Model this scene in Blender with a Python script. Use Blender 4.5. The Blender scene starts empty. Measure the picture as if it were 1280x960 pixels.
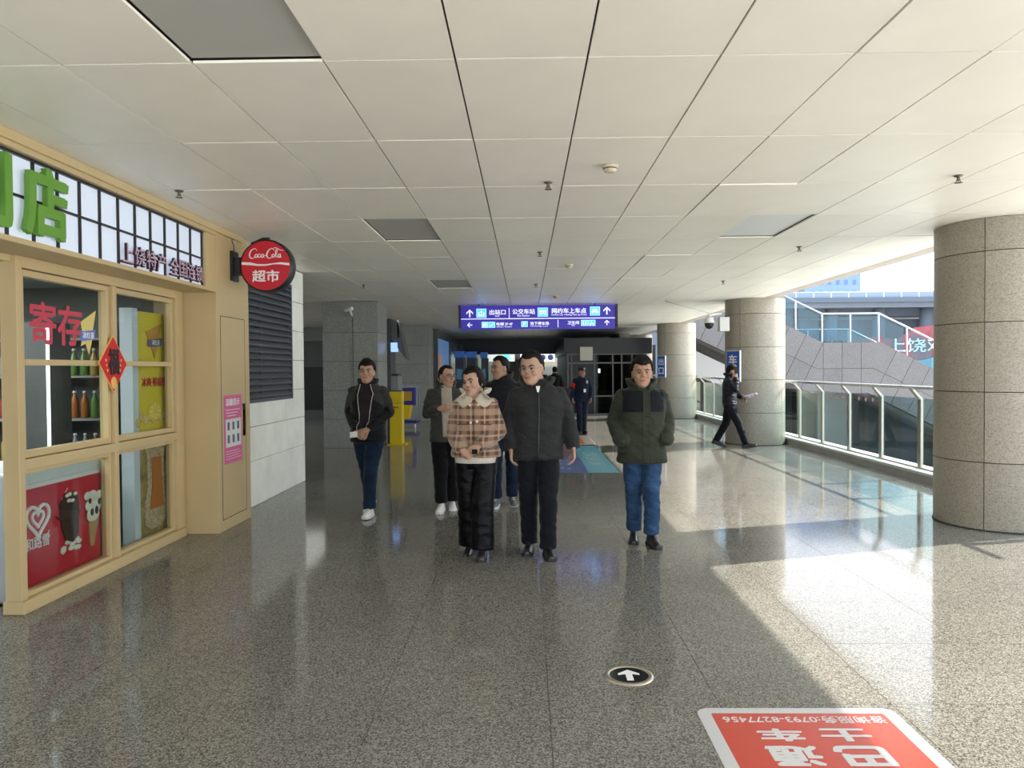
import bpy, bmesh, math, random
import numpy as np
from mathutils import Vector, Matrix, noise
from mathutils.bvhtree import BVHTree
random.seed(7)
PI = math.pi
C = bpy.context.scene.collection
SC = bpy.context.scene

# ------------------------------------------------------------------ camera
F_PX, CAM_Z = 945.0, 1.58
dv = Vector((17, 18.5, -F_PX)).normalized()
uv_ = Vector((-.007, 1, 0)); uv_ = (uv_ - uv_.dot(dv) * dv).normalized()
xv = dv.cross(uv_)
cam = bpy.data.objects.new('camera', bpy.data.cameras.new('camera'))
C.objects.link(cam)
cam.matrix_world = Matrix.Translation((0, 0, CAM_Z)) @ Matrix((xv, dv, uv_)).to_4x4()
cam.data.sensor_width = 36
cam.data.lens = F_PX / 1280 * 36
cam.data.clip_end = 600
SC.camera = cam

# ------------------------------------------------------------------ light
SC.view_settings.view_transform = 'Standard'
SC.view_settings.look = 'None'
SC.view_settings.gamma = 1
SC.view_settings.exposure = 1.5
w = bpy.data.worlds.new('sky'); SC.world = w; w.use_nodes = True
nt = w.node_tree; nt.nodes.clear()
wo = nt.nodes.new('ShaderNodeOutputWorld'); bg = nt.nodes.new('ShaderNodeBackground')
gr = nt.nodes.new('ShaderNodeValToRGB'); sx = nt.nodes.new('ShaderNodeSeparateXYZ'); tc = nt.nodes.new('ShaderNodeTexCoord')
nt.links.new(tc.outputs['Generated'], sx.inputs[0]); nt.links.new(sx.outputs['Z'], gr.inputs[0])
gr.color_ramp.elements[0].color = (.92, .96, 1, 1); gr.color_ramp.elements[0].position = 0
gr.color_ramp.elements[1].color = (.62, .78, 1, 1); gr.color_ramp.elements[1].position = 1
nt.links.new(gr.outputs[0], bg.inputs[0]); bg.inputs[1].default_value = 1.3
nt.links.new(bg.outputs[0], wo.inputs[0])
sl = bpy.data.lights.new('sun', 'SUN'); sl.energy = 4.1; sl.angle = math.radians(.6); sl.color = (1, .93, .82)
so = bpy.data.objects.new('sun', sl); C.objects.link(so)
so.rotation_euler = Vector((-3.59, -1.14, -2.985)).to_track_quat('-Z', 'Y').to_euler()
so.location = (20, 10, 20)

def area(name, loc, size, power, color=(1, 1, 1), rot=(0, 0, 0)):
    l = bpy.data.lights.new(name, 'AREA'); l.shape = 'RECTANGLE'; l.size, l.size_y = size; l.energy = power; l.color = color
    o = bpy.data.objects.new(name, l); C.objects.link(o); o.location = loc; o.rotation_euler = rot
    return o

# ------------------------------------------------------------------ materials
MATS = {}
def mat(name, col, rough=.6, metal=0, spec=.5, nz=None, bump=None, emit=None, coat=0, objrand=0, col2=None, trans=None):
    if name in MATS: return MATS[name]
    m = bpy.data.materials.new(name); m.use_nodes = True; MATS[name] = m
    t = m.node_tree; N = t.nodes; L = t.links
    b = N['Principled BSDF']
    b.inputs['Base Color'].default_value = (*col, 1); b.inputs['Roughness'].default_value = rough
    b.inputs['Metallic'].default_value = metal; b.inputs['Specular IOR Level'].default_value = spec
    b.inputs['Coat Weight'].default_value = coat
    co = N.new('ShaderNodeTexCoord')
    sock = None
    if nz:
        n = N.new('ShaderNodeTexNoise'); n.inputs['Scale'].default_value = nz[0]; n.inputs['Detail'].default_value = nz[2] if len(nz) > 2 else 4
        L.new(co.outputs['Object'], n.inputs['Vector'])
        r = N.new('ShaderNodeValToRGB'); r.color_ramp.elements[0].position = .35; r.color_ramp.elements[1].position = .65
        a = nz[1]; c2 = col2 or tuple(min(1, c * (1 + a)) for c in col)
        r.color_ramp.elements[0].color = (*[c * (1 - a) for c in col], 1); r.color_ramp.elements[1].color = (*c2, 1)
        L.new(n.outputs['Fac'], r.inputs[0]); sock = r.outputs[0]
    if objrand:
        oi = N.new('ShaderNodeObjectInfo'); mr = N.new('ShaderNodeMapRange')
        mr.inputs['To Min'].default_value = 1 - objrand; mr.inputs['To Max'].default_value = 1 + objrand
        L.new(oi.outputs['Random'], mr.inputs[0])
        hs = N.new('ShaderNodeHueSaturation'); L.new(mr.outputs[0], hs.inputs['Value'])
        if sock: L.new(sock, hs.inputs['Color'])
        else: hs.inputs['Color'].default_value = (*col, 1)
        sock = hs.outputs[0]
    if sock: L.new(sock, b.inputs['Base Color'])
    if bump:
        n = N.new('ShaderNodeTexNoise'); n.inputs['Scale'].default_value = bump[0]; n.inputs['Detail'].default_value = 4
        L.new(co.outputs['Object'], n.inputs['Vector'])
        bp = N.new('ShaderNodeBump'); bp.inputs['Strength'].default_value = bump[1]; bp.inputs['Distance'].default_value = bump[2] if len(bump) > 2 else .01
        L.new(n.outputs['Fac'], bp.inputs['Height']); L.new(bp.outputs[0], b.inputs['Normal'])
    if emit:
        b.inputs['Emission Color'].default_value = (*emit[0], 1); b.inputs['Emission Strength'].default_value = emit[1]
    return m

def granite(name, c1, c2, c3, scale, rough, spec=.5, rand=.05, stain=.12):
    m = bpy.data.materials.new(name); m.use_nodes = True; MATS[name] = m
    t = m.node_tree; N = t.nodes; L = t.links; b = N['Principled BSDF']
    co = N.new('ShaderNodeNewGeometry')
    v = N.new('ShaderNodeTexVoronoi'); v.inputs['Scale'].default_value = scale; v.inputs['Randomness'].default_value = 1
    L.new(co.outputs['Position'], v.inputs['Vector'])
    sp = N.new('ShaderNodeSeparateColor'); L.new(v.outputs['Color'], sp.inputs[0])
    r = N.new('ShaderNodeValToRGB'); e = r.color_ramp.elements
    e[0].color = (*c1, 1); e[0].position = .0; e[1].color = (*c3, 1); e[1].position = .9
    k = e.new(.4); k.color = (*c2, 1)
    L.new(sp.outputs[0], r.inputs[0])
    n = N.new('ShaderNodeTexNoise'); n.inputs['Scale'].default_value = 1.3; n.inputs['Detail'].default_value = 5
    L.new(co.outputs['Position'], n.inputs['Vector'])
    oi = N.new('ShaderNodeObjectInfo')
    a = N.new('ShaderNodeMath'); a.operation = 'MULTIPLY_ADD'; a.inputs[1].default_value = 2 * rand; a.inputs[2].default_value = 1 - rand
    L.new(oi.outputs['Random'], a.inputs[0])
    a2 = N.new('ShaderNodeMath'); a2.operation = 'MULTIPLY_ADD'; a2.inputs[1].default_value = 2 * stain; a2.inputs[2].default_value = 1 - stain
    L.new(n.outputs['Fac'], a2.inputs[0])
    a3 = N.new('ShaderNodeMath'); a3.operation = 'MULTIPLY'; L.new(a.outputs[0], a3.inputs[0]); L.new(a2.outputs[0], a3.inputs[1])
    hs = N.new('ShaderNodeHueSaturation'); L.new(r.outputs[0], hs.inputs['Color']); L.new(a3.outputs[0], hs.inputs['Value'])
    L.new(hs.outputs[0], b.inputs['Base Color'])
    if isinstance(rough, tuple):
        mr = N.new('ShaderNodeMapRange'); mr.inputs['To Min'].default_value = rough[0]; mr.inputs['To Max'].default_value = rough[1]
        L.new(n.outputs['Fac'], mr.inputs[0]); L.new(mr.outputs[0], b.inputs['Roughness'])
    else: b.inputs['Roughness'].default_value = rough
    b.inputs['Specular IOR Level'].default_value = spec
    return m

def glassmat(name, tint=(.9, .95, .95), refl=1.0, rough=0.0, base=.04):
    m = bpy.data.materials.new(name); m.use_nodes = True; MATS[name] = m
    t = m.node_tree; N = t.nodes; L = t.links; N.clear()
    o = N.new('ShaderNodeOutputMaterial'); mx = N.new('ShaderNodeMixShader'); tr = N.new('ShaderNodeBsdfTransparent'); g = N.new('ShaderNodeBsdfGlossy')
    tr.inputs[0].default_value = (*tint, 1); g.inputs['Roughness'].default_value = rough; g.inputs[0].default_value = (1, 1, 1, 1)
    fr = N.new('ShaderNodeMath'); fr.operation = 'POWER'; fr.inputs[1].default_value = 5.5
    lw = N.new('ShaderNodeLayerWeight'); lw.inputs[0].default_value = .5; L.new(lw.outputs['Facing'], fr.inputs[0])
    mu = N.new('ShaderNodeMath'); mu.operation = 'MULTIPLY_ADD'; mu.inputs[1].default_value = refl; mu.inputs[2].default_value = base
    L.new(fr.outputs[0], mu.inputs[0]); L.new(mu.outputs[0], mx.inputs[0]); L.new(tr.outputs[0], mx.inputs[1]); L.new(g.outputs[0], mx.inputs[2])
    L.new(mx.outputs[0], o.inputs[0]); return m

FLOOR = granite('floor_granite', (.060, .058, .050), (.140, .135, .119), (.29, .28, .25), 170, (.05, .12), .16, .04, .16)
COLUMN = granite('column_granite', (.20, .18, .14), (.29, .265, .21), (.36, .325, .27), 130, .38, .35, .04, .08)
PILLAR = granite('pillar_granite', (.17, .175, .16), (.28, .285, .265), (.39, .39, .36), 130, .35, .4, .06, .08)
CLAD = granite('stair_cladding', (.092, .087, .088), (.115, .109, .11), (.13, .123, .124), 50, .6, .3, .07, .12)
JOINT = mat('joint_dark', (.035, .033, .03), .8)
CEIL = mat('ceiling_panel_white', (.95, .905, .80), .38, spec=.35, nz=(1.5, .03), objrand=.02)
CEILGRID = mat('ceiling_grid', (.15, .135, .11), .7)
LIGHTOFF = mat('diffuser_grey', (.47, .46, .43), .5)
LIGHTOFF2 = mat('diffuser_pale', (.80, .82, .80), .4)
SOFFIT = mat('soffit_edge', (.46, .39, .33), .7, nz=(3, .08))
BEIGE = mat('beige_paint', (0.5544, 0.42, 0.2184), .42, nz=(2, .03))
WHITESTONE = mat('white_stone', (.93, .92, .84), .4, nz=(2.5, .06, 6), objrand=.03)
BLACK = mat('black_plastic', (.012, .012, .014), .4)
DARK = mat('dark_panel', (.03, .032, .034), .35)
DARKWALL = mat('dark_wall', (.085, .09, .088), .5, nz=(2, .1))
LOUVRE = mat('louvre_slate', (0.084, 0.0924, 0.1092), .45)
STEEL = mat('stainless_steel', (.36, .34, .29), .35, metal=.7)
STEELB = mat('handrail_steel', (.62, .62, .62), .22, metal=1)
WHITE = mat('white_plastic', (.75, .75, .73), .4)
CREAMP = mat('cream_plastic', (.62, .54, .40), .5)
RED = mat('red_print', (.55, .02, .035), .4)
REDB = mat('red_letter', (.55, .05, .085), .5)
GREEN = mat('green_acrylic', (.13, .32, .035), .4)
YEL = mat('yellow_print', (.78, .62, .03), .4)
YELP = mat('yellow_plastic', (0.714, 0.504, 0), .35)
BLUEP = mat('blue_bag', (.03, .03, .28), .5)
SIGNBLUE = mat('sign_face_blue', (0.0252, 0.0168, 0.252), .3, emit=((.02, .01, .32), .24))
SIGNWH = mat('sign_letter_white', (.8, .8, .85), .4, emit=((.75, .75, 1), .32))
SIGNCY = mat('sign_icon_cyan', (.05, .3, .8), .4, emit=((.06, .35, .95), .7))
LBWHITE = mat('lightbox_white', (.66, .72, .84), .5, emit=((.72, .82, 1), .10))
LBDARK = mat('letter_plum', (.045, .015, .035), .4)
LBPINK = mat('letter_edge_pink', (.55, .40, .50), .4)
GLASS = glassmat('window_glass', (.84, .87, .85), .9, 0, .004)
GLASSR = glassmat('railing_glass', (.66, .76, .76), 1.0, 0, .05)
GLASST = glassmat('teal_glass', (.48, .70, .78), .6, 0, .04)
GLASSD = glassmat('dark_glass', (.35, .38, .40), 1.0, 0, .008)
BROWN = mat('chocolate', (.05, .02, .012), .35)
CREAM = mat('cream_white', (.78, .74, .62), .5)
WAFER = mat('wafer', (.50, .30, .13), .6)
TEA = mat('iced_tea', (.50, .13, .01), .3)
TEAL_ = mat('teal_print', (.10, .36, .40), .4)
PINK = mat('pink_print', (.66, .13, .30), .5)
ORANGE = mat('orange_print', (.75, .16, .05), .5)
PALE = mat('pale_print', (.72, .72, .70), .5)
BLUESIGN = mat('blue_sign', (.015, .09, .42), .4)
WHITEPRINT = mat('white_print', (.8, .8, .8), .5)
GOLD = mat('gold_print', (.8, .45, .12), .5)
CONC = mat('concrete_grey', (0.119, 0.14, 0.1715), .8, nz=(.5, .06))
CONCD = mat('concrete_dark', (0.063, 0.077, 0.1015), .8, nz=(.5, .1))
GROUND = mat('plaza_paving', (.80, .775, .71), .8, nz=(.4, .12))  # kept very pale so the unseen near ground bounces light onto the ceiling

# ------------------------------------------------------------------ object helpers
WL = {}
def link(o, parent=None):
    C.objects.link(o)
    if parent: o.parent = parent
    return o
def tag(o, label=None, cat=None, group=None, kind=None):
    if label: o['label'] = label
    if cat: o['category'] = cat
    if group: o['group'] = group
    if kind: o['kind'] = kind
    return o
def empty(name, loc=(0, 0, 0), rz=0, label=None, cat=None, group=None, kind=None, parent=None):
    o = bpy.data.objects.new(name, None); link(o, parent); o.location = loc; o.rotation_euler.z = rz
    o.empty_display_size = .1
    WL[o.name] = (Vector(loc) + (WL[parent.name] if parent else Vector()))
    return tag(o, label, cat, group, kind)
def mesh_obj(name, me, parent=None, world=True):
    o = bpy.data.objects.new(name, me); link(o, parent)
    off = WL.get(parent.name, Vector()) if (parent and world) else Vector()
    if off.length: me.transform(Matrix.Translation(-off))
    WL[o.name] = off.copy() if world else Vector()
    return o

class MB:
    def __init__(s): s.v = []; s.f = []; s.m = []; s.sm = []
    def add(s, vs, fs, m=0, smooth=False):
        b = len(s.v); s.v += [tuple(v) for v in vs]; s.f += [tuple(b + i for i in f) for f in fs]; s.m += [m] * len(fs); s.sm += [smooth] * len(fs); return s
    def box(s, x0, x1, y0, y1, z0, z1, m=0):
        v = [(x, y, z) for z in (z0, z1) for y in (y0, y1) for x in (x0, x1)]
        return s.add(v, [(0, 2, 3, 1), (4, 5, 7, 6), (0, 1, 5, 4), (2, 6, 7, 3), (0, 4, 6, 2), (1, 3, 7, 5)], m)
    def prism(s, poly, axis, a, b, m=0):
        n = len(poly)
        def P(u, v, t): return (t, u, v) if axis == 'x' else (u, t, v) if axis == 'y' else (u, v, t)
        vs = [P(u, v, a) for u, v in poly] + [P(u, v, b) for u, v in poly]
        fs = [tuple(range(n)), tuple(range(2 * n - 1, n - 1, -1))] + [(i, i + n, (i + 1) % n + n, (i + 1) % n) for i in range(n)]
        return s.add(vs, fs, m)
    def tube(s, pts, r, seg=8, m=0, cap=True, sy=1):
        pts = [Vector(p) for p in pts]; n = len(pts)
        rs = r if isinstance(r, (list, tuple)) else [r] * n
        vs = []; up = None
        for i, p in enumerate(pts):
            d = (pts[min(i + 1, n - 1)] - pts[max(i - 1, 0)]).normalized()
            if up is None: up = Vector((0, 0, 1)) if abs(d.z) < .9 else Vector((0, 1, 0))
            a = d.cross(up); a.normalize(); b = a.cross(d).normalized(); up = b
            for k in range(seg):
                t = 2 * PI * k / seg; vs.append(p + (a * math.cos(t) + b * math.sin(t) * sy) * rs[i])
        fs = [(i * seg + k, i * seg + (k + 1) % seg, (i + 1) * seg + (k + 1) % seg, (i + 1) * seg + k) for i in range(n - 1) for k in range(seg)]
        s.add(vs, fs, m, True)
        if cap:
            b = len(s.v) - len(vs)
            s.f += [tuple(b + k for k in range(seg))[::-1], tuple(b + (n - 1) * seg + k for k in range(seg))]; s.m += [m, m]; s.sm += [False, False]
        return s
    def lathe(s, prof, seg=24, center=(0, 0, 0), m=0, axis='z', cap=True):
        vs = []; cx, cy, cz = center
        for r, h in prof:
            for k in range(seg):
                t = 2 * PI * k / seg; a, b = r * math.cos(t), r * math.sin(t)
                vs.append((cx + a, cy + b, cz + h) if axis == 'z' else (cx + a, cy + h, cz + b) if axis == 'y' else (cx + h, cy + a, cz + b))
        n = len(prof)
        fs = [(i * seg + k, i * seg + (k + 1) % seg, (i + 1) * seg + (k + 1) % seg, (i + 1) * seg + k) for i in range(n - 1) for k in range(seg)]
        s.add(vs, fs, m, True)
        if cap:
            b = len(s.v) - len(vs)
            s.f += [tuple(b + k for k in range(seg))[::-1], tuple(b + (n - 1) * seg + k for k in range(seg))]; s.m += [m, m]; s.sm += [False, False]
        return s
    def ell(s, c, r, R=None, seg=16, rings=10, m=0):
        vs = []; R = R or Matrix.Identity(3)
        for i in range(1, rings):
            ph = PI * i / rings
            for k in range(seg):
                t = 2 * PI * k / seg
                vs.append(Vector(c) + R @ Vector((r[0] * math.sin(ph) * math.cos(t), r[1] * math.sin(ph) * math.sin(t), -r[2] * math.cos(ph))))
        n = rings - 1
        vs += [Vector(c) + R @ Vector((0, 0, -r[2])), Vector(c) + R @ Vector((0, 0, r[2]))]
        fs = [(i * seg + k, i * seg + (k + 1) % seg, (i + 1) * seg + (k + 1) % seg, (i + 1) * seg + k) for i in range(n - 1) for k in range(seg)]
        fs += [(n * seg, (k + 1) % seg, k) for k in range(seg)] + [(n * seg + 1, (n - 1) * seg + k, (n - 1) * seg + (k + 1) % seg) for k in range(seg)]
        return s.add(vs, fs, m, True)
    def loft(s, rings, m=0, smooth=True):          # rings: lists of points, equal count, closed
        k = len(rings[0]); vs = [p for r in rings for p in r]
        fs = [(i * k + j, i * k + (j + 1) % k, (i + 1) * k + (j + 1) % k, (i + 1) * k + j) for i in range(len(rings) - 1) for j in range(k)]
        fs += [tuple(range(k))[::-1], tuple((len(rings) - 1) * k + j for j in range(k))]
        return s.add(vs, fs, m, smooth)
    def me(s, name, mats, fix=False):
        me = bpy.data.meshes.new(name); me.from_pydata([tuple(v) for v in s.v], [], s.f)
        for m in (mats if isinstance(mats, (list, tuple)) else [mats]): me.materials.append(m)
        me.polygons.foreach_set('material_index', s.m); me.polygons.foreach_set('use_smooth', s.sm)
        if fix:
            bm = bmesh.new(); bm.from_mesh(me); bmesh.ops.recalc_face_normals(bm, faces=bm.faces); bm.to_mesh(me); bm.free()
        return me
    def build(s, name, mats, parent=None, world=True, bevel=0, fix=True):
        me = s.me(name, mats, fix)
        o = mesh_obj(name, me, parent, world)
        if bevel:
            b = o.modifiers.new('bevel', 'BEVEL'); b.width = bevel; b.segments = 2; b.limit_method = 'ANGLE'
        return o

FONT = None
def text(name, s, frame, w, h, m, parent=None, bold=.0, ext=.003, shear=0, rot180=False, keep=False):
    """frame: (centre, right, up); the lettering is scaled into w x h"""
    cu = bpy.data.curves.new('t', 'FONT'); cu.body = s; cu.extrude = .01; cu.resolution_u = 3; cu.shear = shear
    cu.space_line = .95
    o = bpy.data.objects.new('t', cu); C.objects.link(o)
    dg = bpy.context.evaluated_depsgraph_get(); me = bpy.data.meshes.new_from_object(o.evaluated_get(dg))
    bpy.data.objects.remove(o)
    n = len(me.vertices); co = np.empty(n * 3); me.vertices.foreach_get('co', co); co = co.reshape(-1, 3)
    lo, hi = co.min(0), co.max(0); sz = np.maximum(hi - lo, 1e-6)
    kx, ky = w / sz[0], (h / sz[1] if h else w / sz[0])
    c, r, u = [np.array(q, float) for q in frame]; nn = np.cross(r, u)
    if rot180: r, u = -r, -u
    q = (co - (lo + hi) / 2)
    P = c + np.outer(q[:, 0] * kx, r) + np.outer(q[:, 1] * ky, u) + np.outer(q[:, 2] / .02 * ext, nn)
    if bold > 0:
        nt_ = len(me.polygons); fv = [tuple(p.vertices) for p in me.polygons]; vs, fs_ = [], []
        for q_, (du, dv_) in enumerate(((0, 0), (1, .6), (-1, -.6), (.6, -1), (-.6, 1))):
            sh_ = r * du * bold * kx + u * dv_ * bold * ky + nn * .00025 * q_
            vs += (P + sh_).tolist(); fs_ += [tuple(i + q_ * n for i in f) for f in fv]
        me = bpy.data.meshes.new('t'); me.from_pydata(vs, [], fs_)
    else: me.vertices.foreach_set('co', P.ravel())
    me.materials.clear(); me.materials.append(m); me.update()
    return mesh_obj(name, me, parent)

def bpy_copy_to(src, parent, loc_off=None, name=None):
    o = src.copy(); C.objects.link(o); o.parent = parent
    if name: o.name = name
    return o

# ================================================================== STRUCTURE
XL, XR = -3.3, 5.39
floor = empty('floor', (0, 0, 0), kind='structure')
MB().box(-14, 5.39, -2.5, 95, -.5, -.012).build('floor_base', FLOOR, floor)
tile_me = MB().add([(0, 0, -.01), (.7985, 0, -.01), (.7985, .7785, -.01), (0, .7785, -.01), (.0006, .0006, 0), (.7979, .0006, 0), (.7979, .7779, 0), (.0006, .7779, 0)],
                   [(4, 5, 6, 7), (0, 1, 5, 4), (1, 2, 6, 5), (2, 3, 7, 6), (3, 0, 4, 7)]).me('floor_tile', FLOOR)
# visible tiles nearest the camera one by one, the rest joined
cells = []
for i in range(-8, 8):
    for j in range(-8, 55):
        x, y = -.7 + .8 * i, 2.76 + .78 * (j - 1)
        if x + .8 > 5.39 or y < -2.5 or (x < -3.95 and y < 10.6): continue
        d = y + .4
        px = 657 + 945 * (x + .4) / max(d, .3)
        vis = d > 2.5 and -60 < px < 1330
        cells.append((0 if vis else 1, d if d > 0 else 50 - d, x, y))
cells.sort()
rest = MB()
MB().box(-3.3, 5.39, -2.5, 95, -.012, -.0095).build('joint_bed', mat('floor_joint', (.085, .08, .07), .5), floor)
for n, (a, d, x, y) in enumerate(cells):
    if n < 300 and a == 0 and d < 24:
        o = bpy.data.objects.new('floor_tile', tile_me); link(o, floor); o.location = (x, y, 0)
    else:
        rest.box(x, x + .798, y, y + .778, -.01, 0)
XE = -.7 + .8 * 7 + .8
tag(rest.build('floor_tile_rest', FLOOR, floor, fix=False), kind='stuff')
MB().box(-.7 + .8 * 7 - .002, 5.39, -2.5, 46, -.009, -.0005).box(-14, -7.1, 10.8, 95, -.009, -.001).box(-7.1, 5.39, 45.3, 95, -.009, -.001).build('edge_strip', FLOOR, floor)

# ceiling
CZ = 2.985
ceil = empty('ceiling', (0, 0, CZ), kind='structure')
MB().box(-12, 4.79, -2.5, 34.7, CZ + .05, CZ + .25).box(4.79, 5.05, -2.5, 34.7, CZ + .0, CZ + .25, 1).build('ceiling_slab', [CEILGRID, SOFFIT], ceil)
MB().box(-12, -3.31, -2.5, 10.8, CZ, CZ + .04).box(-3.31, 4.79, -2.5, 1.0, CZ, CZ + .04).box(4.495, 4.79, 1.0, 34.7, CZ, CZ + .04).build('ceiling_plain', CEIL, ceil)
pme = MB().add([(0, .003, .012), (.592, .003, .012), (.592, 1.189, .012), (0, 1.189, .012), (.0012, .0042, 0), (.5908, .0042, 0), (.5908, 1.1878, 0), (.0012, 1.1878, 0)],
               [(7, 6, 5, 4), (4, 5, 1, 0), (5, 6, 2, 1), (6, 7, 3, 2), (7, 4, 0, 3)]).me('ceiling_panel', CEIL)
pme2 = pme.copy(); pme2.materials.clear(); pme2.materials.append(LIGHTOFF)
pme3 = pme.copy(); pme3.materials.clear(); pme3.materials.append(LIGHTOFF2)
lights_off = {(-3, -1), (-3, 3), (-3, 7), (-3, 11), (3, 3)}
pc = []
for j in range(-2, 26):
    for k in range(-15, 8):
        x, y = .29 + .6 * k, 3.44 + 1.2 * j
        if x < -3.32 and y < 10.6: continue
        if x + .6 > 4.81: continue
        px = 657 + 945 * (x + .3) / (y + .6)
        pc.append((0 if (y > 2 and -40 < px < 1320) else 1, y, k, j, x))
pc.sort()
crest = MB(); rnd = random.Random(3)
for n, (a, y, k, j, x) in enumerate(pc):
    if n < 300 and a == 0:
        isl = (k, j) in lights_off
        o = bpy.data.objects.new('ceiling_light' if isl else 'ceiling_panel', pme2 if (isl and k < 0) else pme3 if isl else pme)
        link(o, ceil)
        o.location = (x + .004, y + .004, rnd.uniform(-.001, .001) + (.018 if isl else 0))
        o.rotation_euler = (rnd.gauss(0, .0004), rnd.gauss(0, .0007), 0)
        if isl: o['label'] = 'unlit grey light panel' if k < 0 else 'pale light panel'
        if (k, j) in ((2, -1), (2, 2), (2, 5), (2, 7)): o.location.z -= .006; o.rotation_euler.x = .002
    else:
        crest.box(x + .004, x + .596, y + .004, y + 1.196, CZ, CZ + .015)
tag(crest.build('ceiling_panel_rest', CEIL, ceil, fix=False), kind='stuff')

# left wall : beige shopfront pier, fascia frame, white stone, louvre
wl = empty('wall_left', (-3.0, 8, 0), kind='structure')
PX = -2.985
MB().box(-3.6, PX, 7.27, 8.12, 0, CZ).build('beige_pier', BEIGE, wl, bevel=.004)
MB().box(PX - .004, PX + .004, 7.36, 7.98, .12, 2.12).build('access_panel', BEIGE, wl, bevel=.002)
g = MB()
for a in (7.352, 7.984): g.box(PX, PX + .0025, a, a + .006, .114, 2.126)
for a in (.112, 2.122): g.box(PX, PX + .0025, 7.352, 7.99, a, a + .006)
g.build('panel_joint', JOINT, wl)
# fascia box over the window
MB().box(-3.6, PX + .0, 1.2, 7.27, 2.345, 2.38).box(-3.6, PX + .012, 1.2, 7.27, 2.89, CZ).box(-3.6, PX - .12, 1.2, 7.27, 2.38, 2.89).box(-3.12, PX, 7.05, 7.27, 2.38, 2.89) \
    .box(-3.6, -3.32, 1.2, 4.84, 2.3, 2.345).build('fascia_frame', BEIGE, wl, bevel=.004)
MB().box(PX, PX + .03, 1.2, 7.9, 2.925, CZ).build('top_trim', BEIGE, wl, bevel=.004)
MB().box(-3.42, -3.31, 7.19, 7.27, 0, 2.345).build('reveal_panel', BEIGE, wl)
# stone cladding
zs = [0, .53, .93, 1.325, 1.725, 2.13, 2.53, 2.97]; ys = [8.12, 8.35, 9.17, 9.98, 10.80]
MB().box(-3.6, -3.215, 8.12, 10.79, 0, CZ).build('stone_backing', JOINT, wl)
MB().box(-14, -3.5, 10.6, 10.79, 0, CZ).build('hall_side_wall', DARKWALL, wl)
for i in range(len(zs) - 1):
    for j in range(len(ys) - 1):
        y0, y1, z0, z1 = ys[j] + .002, ys[j + 1] - .002, zs[i] + .003, zs[i + 1] - .003
        LY0, LY1, LZ0, LZ1 = 8.5, 10.18, 1.21, 2.74
        rects = [(y0, y1, z0, z1)]
        if y1 > LY0 and y0 < LY1 and z1 > LZ0 and z0 < LZ1:
            rects = []
            if z0 < LZ0: rects.append((y0, y1, z0, LZ0))
            if z1 > LZ1: rects.append((y0, y1, LZ1, z1))
            za, zb = max(z0, LZ0), min(z1, LZ1)
            if y0 < LY0: rects.append((y0, LY0, za, zb))
            if y1 > LY1: rects.append((LY1, y1, za, zb))
        for (a, b, c, d) in rects:
            MB().box(-3.215, -3.182 + .0015 * ((i * 3 + j) % 2), a, b, c, d).build('stone_panel', WHITESTONE, wl, bevel=.002)
lv = empty('louvre_vent', (-3.2, 9.3, 1.2), label='dark slate louvred vent set in the white stone wall behind the round red sign', cat='vent')
g = MB(); yA, yB, zA, zB = 8.5, 10.18, 1.21, 2.74
g.box(-3.20, -3.15, yA, yA + .04, zA, zB).box(-3.20, -3.15, yB - .04, yB, zA, zB).box(-3.20, -3.15, yA, yB, zA, zA + .04).box(-3.20, -3.15, yA, yB, zB - .04, zB).build('frame', LOUVRE, lv)
MB().box(-3.213, -3.2, yA, yB, zA, zB).build('backing', BLACK, lv)
MB().box(-3.198, -3.172, 9.02, 9.05, zA, zB).build('mullion', LOUVRE, lv)
sme = None
for k in range(19):
    z = zA + .05 + k * .077
    if sme is None:
        ob = MB().prism([(-3.195, z + .055), (-3.19, z + .065), (-3.15, z + .015), (-3.155, z)], 'y', yA + .03, yB - .03).build('slat', LOUVRE, lv); sme = ob; z_0 = z
    else:
        o = sme.copy(); C.objects.link(o); o.location.z = z - z_0

# ---------------------------------------------------- the shop window
win = empty('window_1', (-3.3, 6, 0), kind='structure')
FX = -3.29; FB = -3.40
def frame_rect(name, y0, y1, z0, z1, t, x0=FB, x1=FX, parent=win):
    g = MB(); g.box(x0, x1, y0, y0 + t, z0, z1).box(x0, x1, y1 - t, y1, z0, z1).box(x0, x1, y0 + t, y1 - t, z0, z0 + t).box(x0, x1, y0 + t, y1 - t, z1 - t, z1)
    return g.build(name, BEIGE, parent, bevel=.003)
MB().box(FB, FX, 4.84, 4.90, 0.086, 2.345).build('left_jamb', BEIGE, win, bevel=.003)
MB().box(FB, FX, 7.07, 7.20, 0.086, 2.345).build('right_jamb', BEIGE, win, bevel=.003)
MB().box(FB - .002, FX + .002, 5.985, 6.04, 0.088, 2.268).build('mullion', BEIGE, win, bevel=.003)
MB().box(FB, FX, 4.90, 7.07, 2.27, 2.345).build('head_rail', BEIGE, win, bevel=.003)
MB().box(FB + .001, FX - .001, 4.90, 7.07, .94, 1.01).build('transom', BEIGE, win, bevel=.003)
MB().box(FB - .02, FX + .015, 4.84, 7.20, 0, .085).build('sill', BEIGE, win, bevel=.004)
for (a, b) in ((4.90, 5.985), (6.04, 7.07)):
    frame_rect('sash_frame', a + .005, b - .005, 1.015, 2.265, .045, FB + .02, FX - .025)
    MB().box(FB + .02, FX - .02, a + .05, b - .05, 1.63, 1.672).build('glazing_bar', BEIGE, win, bevel=.003)
    MB().box(-3.36, -3.354, a + .045, b - .045, 1.05, 2.22).build('pane', GLASS, win)
    frame_rect('lower_frame', a + .002, b - .002, .087, .938, .03, FB + .01, FX - .03)
    MB().box(-3.36, -3.354, a + .03, b - .03, .115, .91).build('pane', GLASS, win)
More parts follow.
